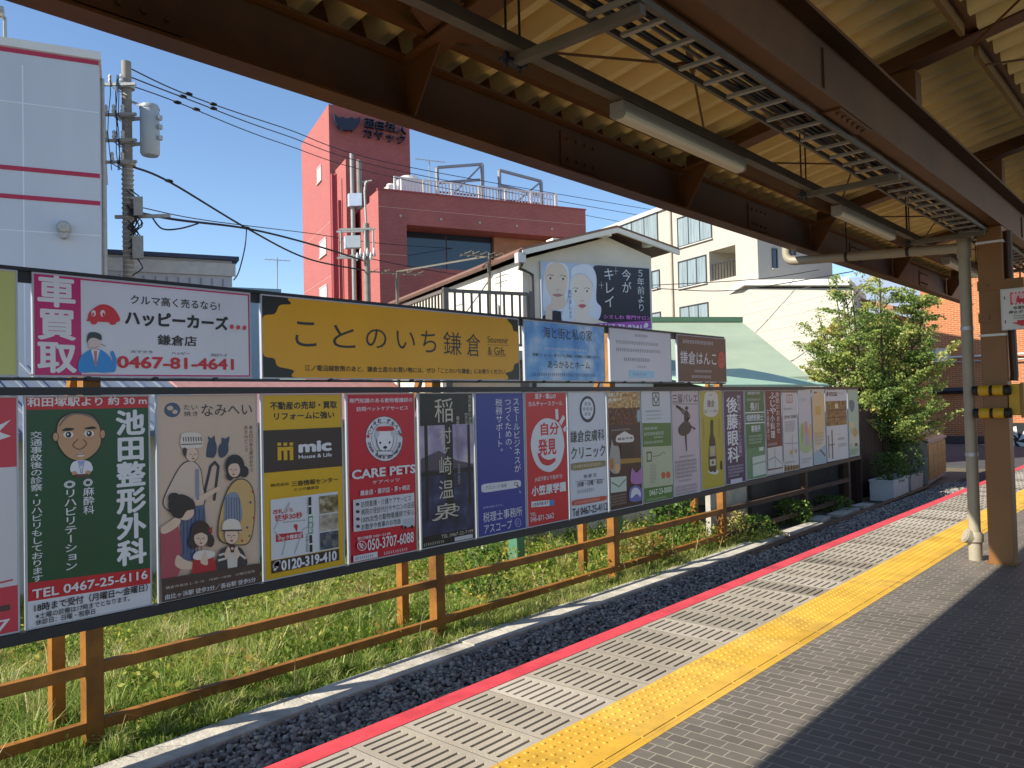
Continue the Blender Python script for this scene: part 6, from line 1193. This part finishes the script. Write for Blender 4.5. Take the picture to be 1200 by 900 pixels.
mb = MB(); z = zat(255); mb.obox(Vector((px_, py_, z)) + rt_ * .15 - hB * .3, rt_ * .25, hB * .3, UP * .5); mb.obox(Vector((px_, py_, zat(305))) + rt_ * .1 - hB * .35, rt_ * .3, hB * .3, UP * .6); mb.put('terminal_box', M_galv, t)
mb = MB(); c = Vector((px_, py_, zat(254))); mb.bar(c - rt_ * .35, c + rt_ * 1.15, .09); mb.put('crossarm', M_galv, t)
# second pole in front of the red building
D2 = 36.0; p2 = onD(430, 300, D2); t = thing('utility_pole', 'thin grey utility pole with a cage of switchgear in front of the red building', 'pole', (p2.x, p2.y, GZ)); z2 = onD(430, 262, D2).z
def zat2(py): return onD(430, py, D2).z
MB().tube([(p2.x, p2.y, GZ), (p2.x, p2.y, z2)], [.17, .13], 12).put('pole', M_pole, t, smooth=True)
mb = MB()
for y in (269, 300): c = Vector((p2.x, p2.y, zat2(y))) - hB * .15; mb.bar(c - rt_ * 1.25, c + rt_ * .35, .08); mb.bar(c - rt_ * 1.25 + hB * .5, c + rt_ * .3 + hB * .5, .08)
for k in (-1.2, -.1, .25): c = Vector((p2.x, p2.y, 0)) + rt_ * k - hB * .15; mb.bar(c + UP * zat2(269), c + UP * zat2(300), .06)
mb.put('crossarm', M_galv, t)
c = Vector((p2.x, p2.y, zat2(290))) - rt_ * .95 - hB * .1; mb = MB(); mb.obox(c, rt_ * .65, hB * .4, UP * (zat2(276) - zat2(290))); mb.put('switch_box', mat('switch_grey', '#b4bcc0', .4, .05), t)
for k in range(6): p = Vector((p2.x, p2.y, zat2(300 - 5 * (k % 2)))) - rt_ * (.5 - .15 * k) - hB * .25; MB().tube([p - UP * .25, p - UP * .12, p, p + UP * .12], [.02, .07, .05, .02], 8).put('insulator', M_ins, t)
c = Vector((p2.x, p2.y, zat2(260))); MB().tube([c - UP * .3, c + UP * 1.4 - rt_ * .05, c + UP * 1.75 - rt_ * .0, c + UP * 1.85 + rt_ * .12], .05, 8).put('conduit', M_galv, t)
# lamp post and meter pole just beside the tower
p3 = onD(413, 240, 38.5); t = thing('service_pole', 'short grey service pole with a pale meter box beside the red tower', 'pole', (p3.x, p3.y, GZ))
def zat3(py): return onD(413, py, 38.5).z
MB().tube([(p3.x, p3.y, GZ), (p3.x, p3.y, zat3(180))], .09, 10).put('pole', M_galv, t); q3 = p3 + rt_ * .35; MB().tube([(q3.x, q3.y, zat3(245)), (q3.x, q3.y, zat3(188))], .13, 10).put('pole', M_pole, t)
MB().obox(Vector((p3.x, p3.y, zat3(243))) - rt_ * .25 - hB * .35, rt_ * .6, hB * .25, UP * .6).put('meter_box', mat('meter_pale', '#b9c3d6', .5), t); MB().bar(Vector((q3.x, q3.y, zat3(214))), Vector((q3.x, q3.y, zat3(212))) + rt_ * .6, .06).put('arm', M_galv, t)
# wires
def wire(label, pts, r=.018, blobs=()):                 # pts: (px, py, distance); smoothed into a hanging curve
    P = [onD(*p) for p in pts]; n = len(P); out = []
    for i in range(n - 1):
        p0, p1, p2_, p3_ = P[max(i - 1, 0)], P[i], P[i + 1], P[min(i + 2, n - 1)]
        for k in range(8): s = k / 8; out.append(.5 * (2 * p1 + (p2_ - p0) * s + (2 * p0 - 5 * p1 + 4 * p2_ - p3_) * s * s + (3 * p1 - p0 - 3 * p2_ + p3_) * s ** 3))
    out.append(P[-1]); t = thing('overhead_wire', label, 'wire', out[0], 'overhead wires')
    MB().tube(out, r, 5).put('cable', M_wire, t)
    for b in blobs: c = onD(*b); MB().ball(c, (.14, .1, .05)).put('spacer', M_wire, t, smooth=True)
wire('highest of the three dark wires running from the transformer pole over the red tower', [(152, 80, 24), (222, 112, 26), (330, 149, 32), (480, 196, 40), (770, 247, 60)], .02, [(221, 110, 26), (250, 122, 27)])
wire('middle one of the three dark wires running from the transformer pole', [(152, 90, 24), (222, 117, 26), (330, 157, 32), (480, 203, 40), (770, 256, 60)], .02, [(214, 113, 26), (250, 127, 27)])
wire('lowest of the three dark wires running from the transformer pole', [(152, 100, 24), (208, 120, 26), (330, 168, 32), (480, 212, 40), (770, 268, 60)], .018, [(208, 120, 26), (230, 128, 27)])
wire('thick bundled cable falling steeply from the left pole towards the thin pole', [(157, 196, 24), (200, 214, 26), (290, 268, 30), (360, 303, 33), (428, 317, 36)], .035, [(198, 212, 26)])
wire('dark bundled cable leaving the left pole near its lower arm', [(165, 250, 24), (210, 258, 26), (290, 268, 30), (360, 285, 33), (428, 306, 36)], .04, [(289, 267, 30)])
wire('thin upper wire crossing from the left pole past the thin pole', [(165, 243, 24), (240, 258, 28), (360, 273, 34), (480, 288, 42), (700, 300, 60)], .016)
wire('pale wire crossing the dark window of the red building', [(428, 302, 36), (500, 316, 38), (560, 324, 40), (640, 326, 44)], .02)
wire('thin drop wire hanging from the cable knot to the grey building', [(289, 268, 30), (287, 290, 29), (280, 318, 28), (274, 328, 27)], .022)
wire('slack loop of cable under the lower arm of the left pole', [(178, 254, 24), (190, 268, 24.5), (210, 268, 25), (232, 262, 26)], .025)
wire('thin wire sloping across the pale sided house', [(770, 338, 33), (840, 341, 31), (900, 335, 30), (1000, 318, 29)], .018)
wire('wire running across the front of the apartment block', [(700, 337, 40), (790, 333, 35), (888, 327, 33), (960, 316, 32)], .018)
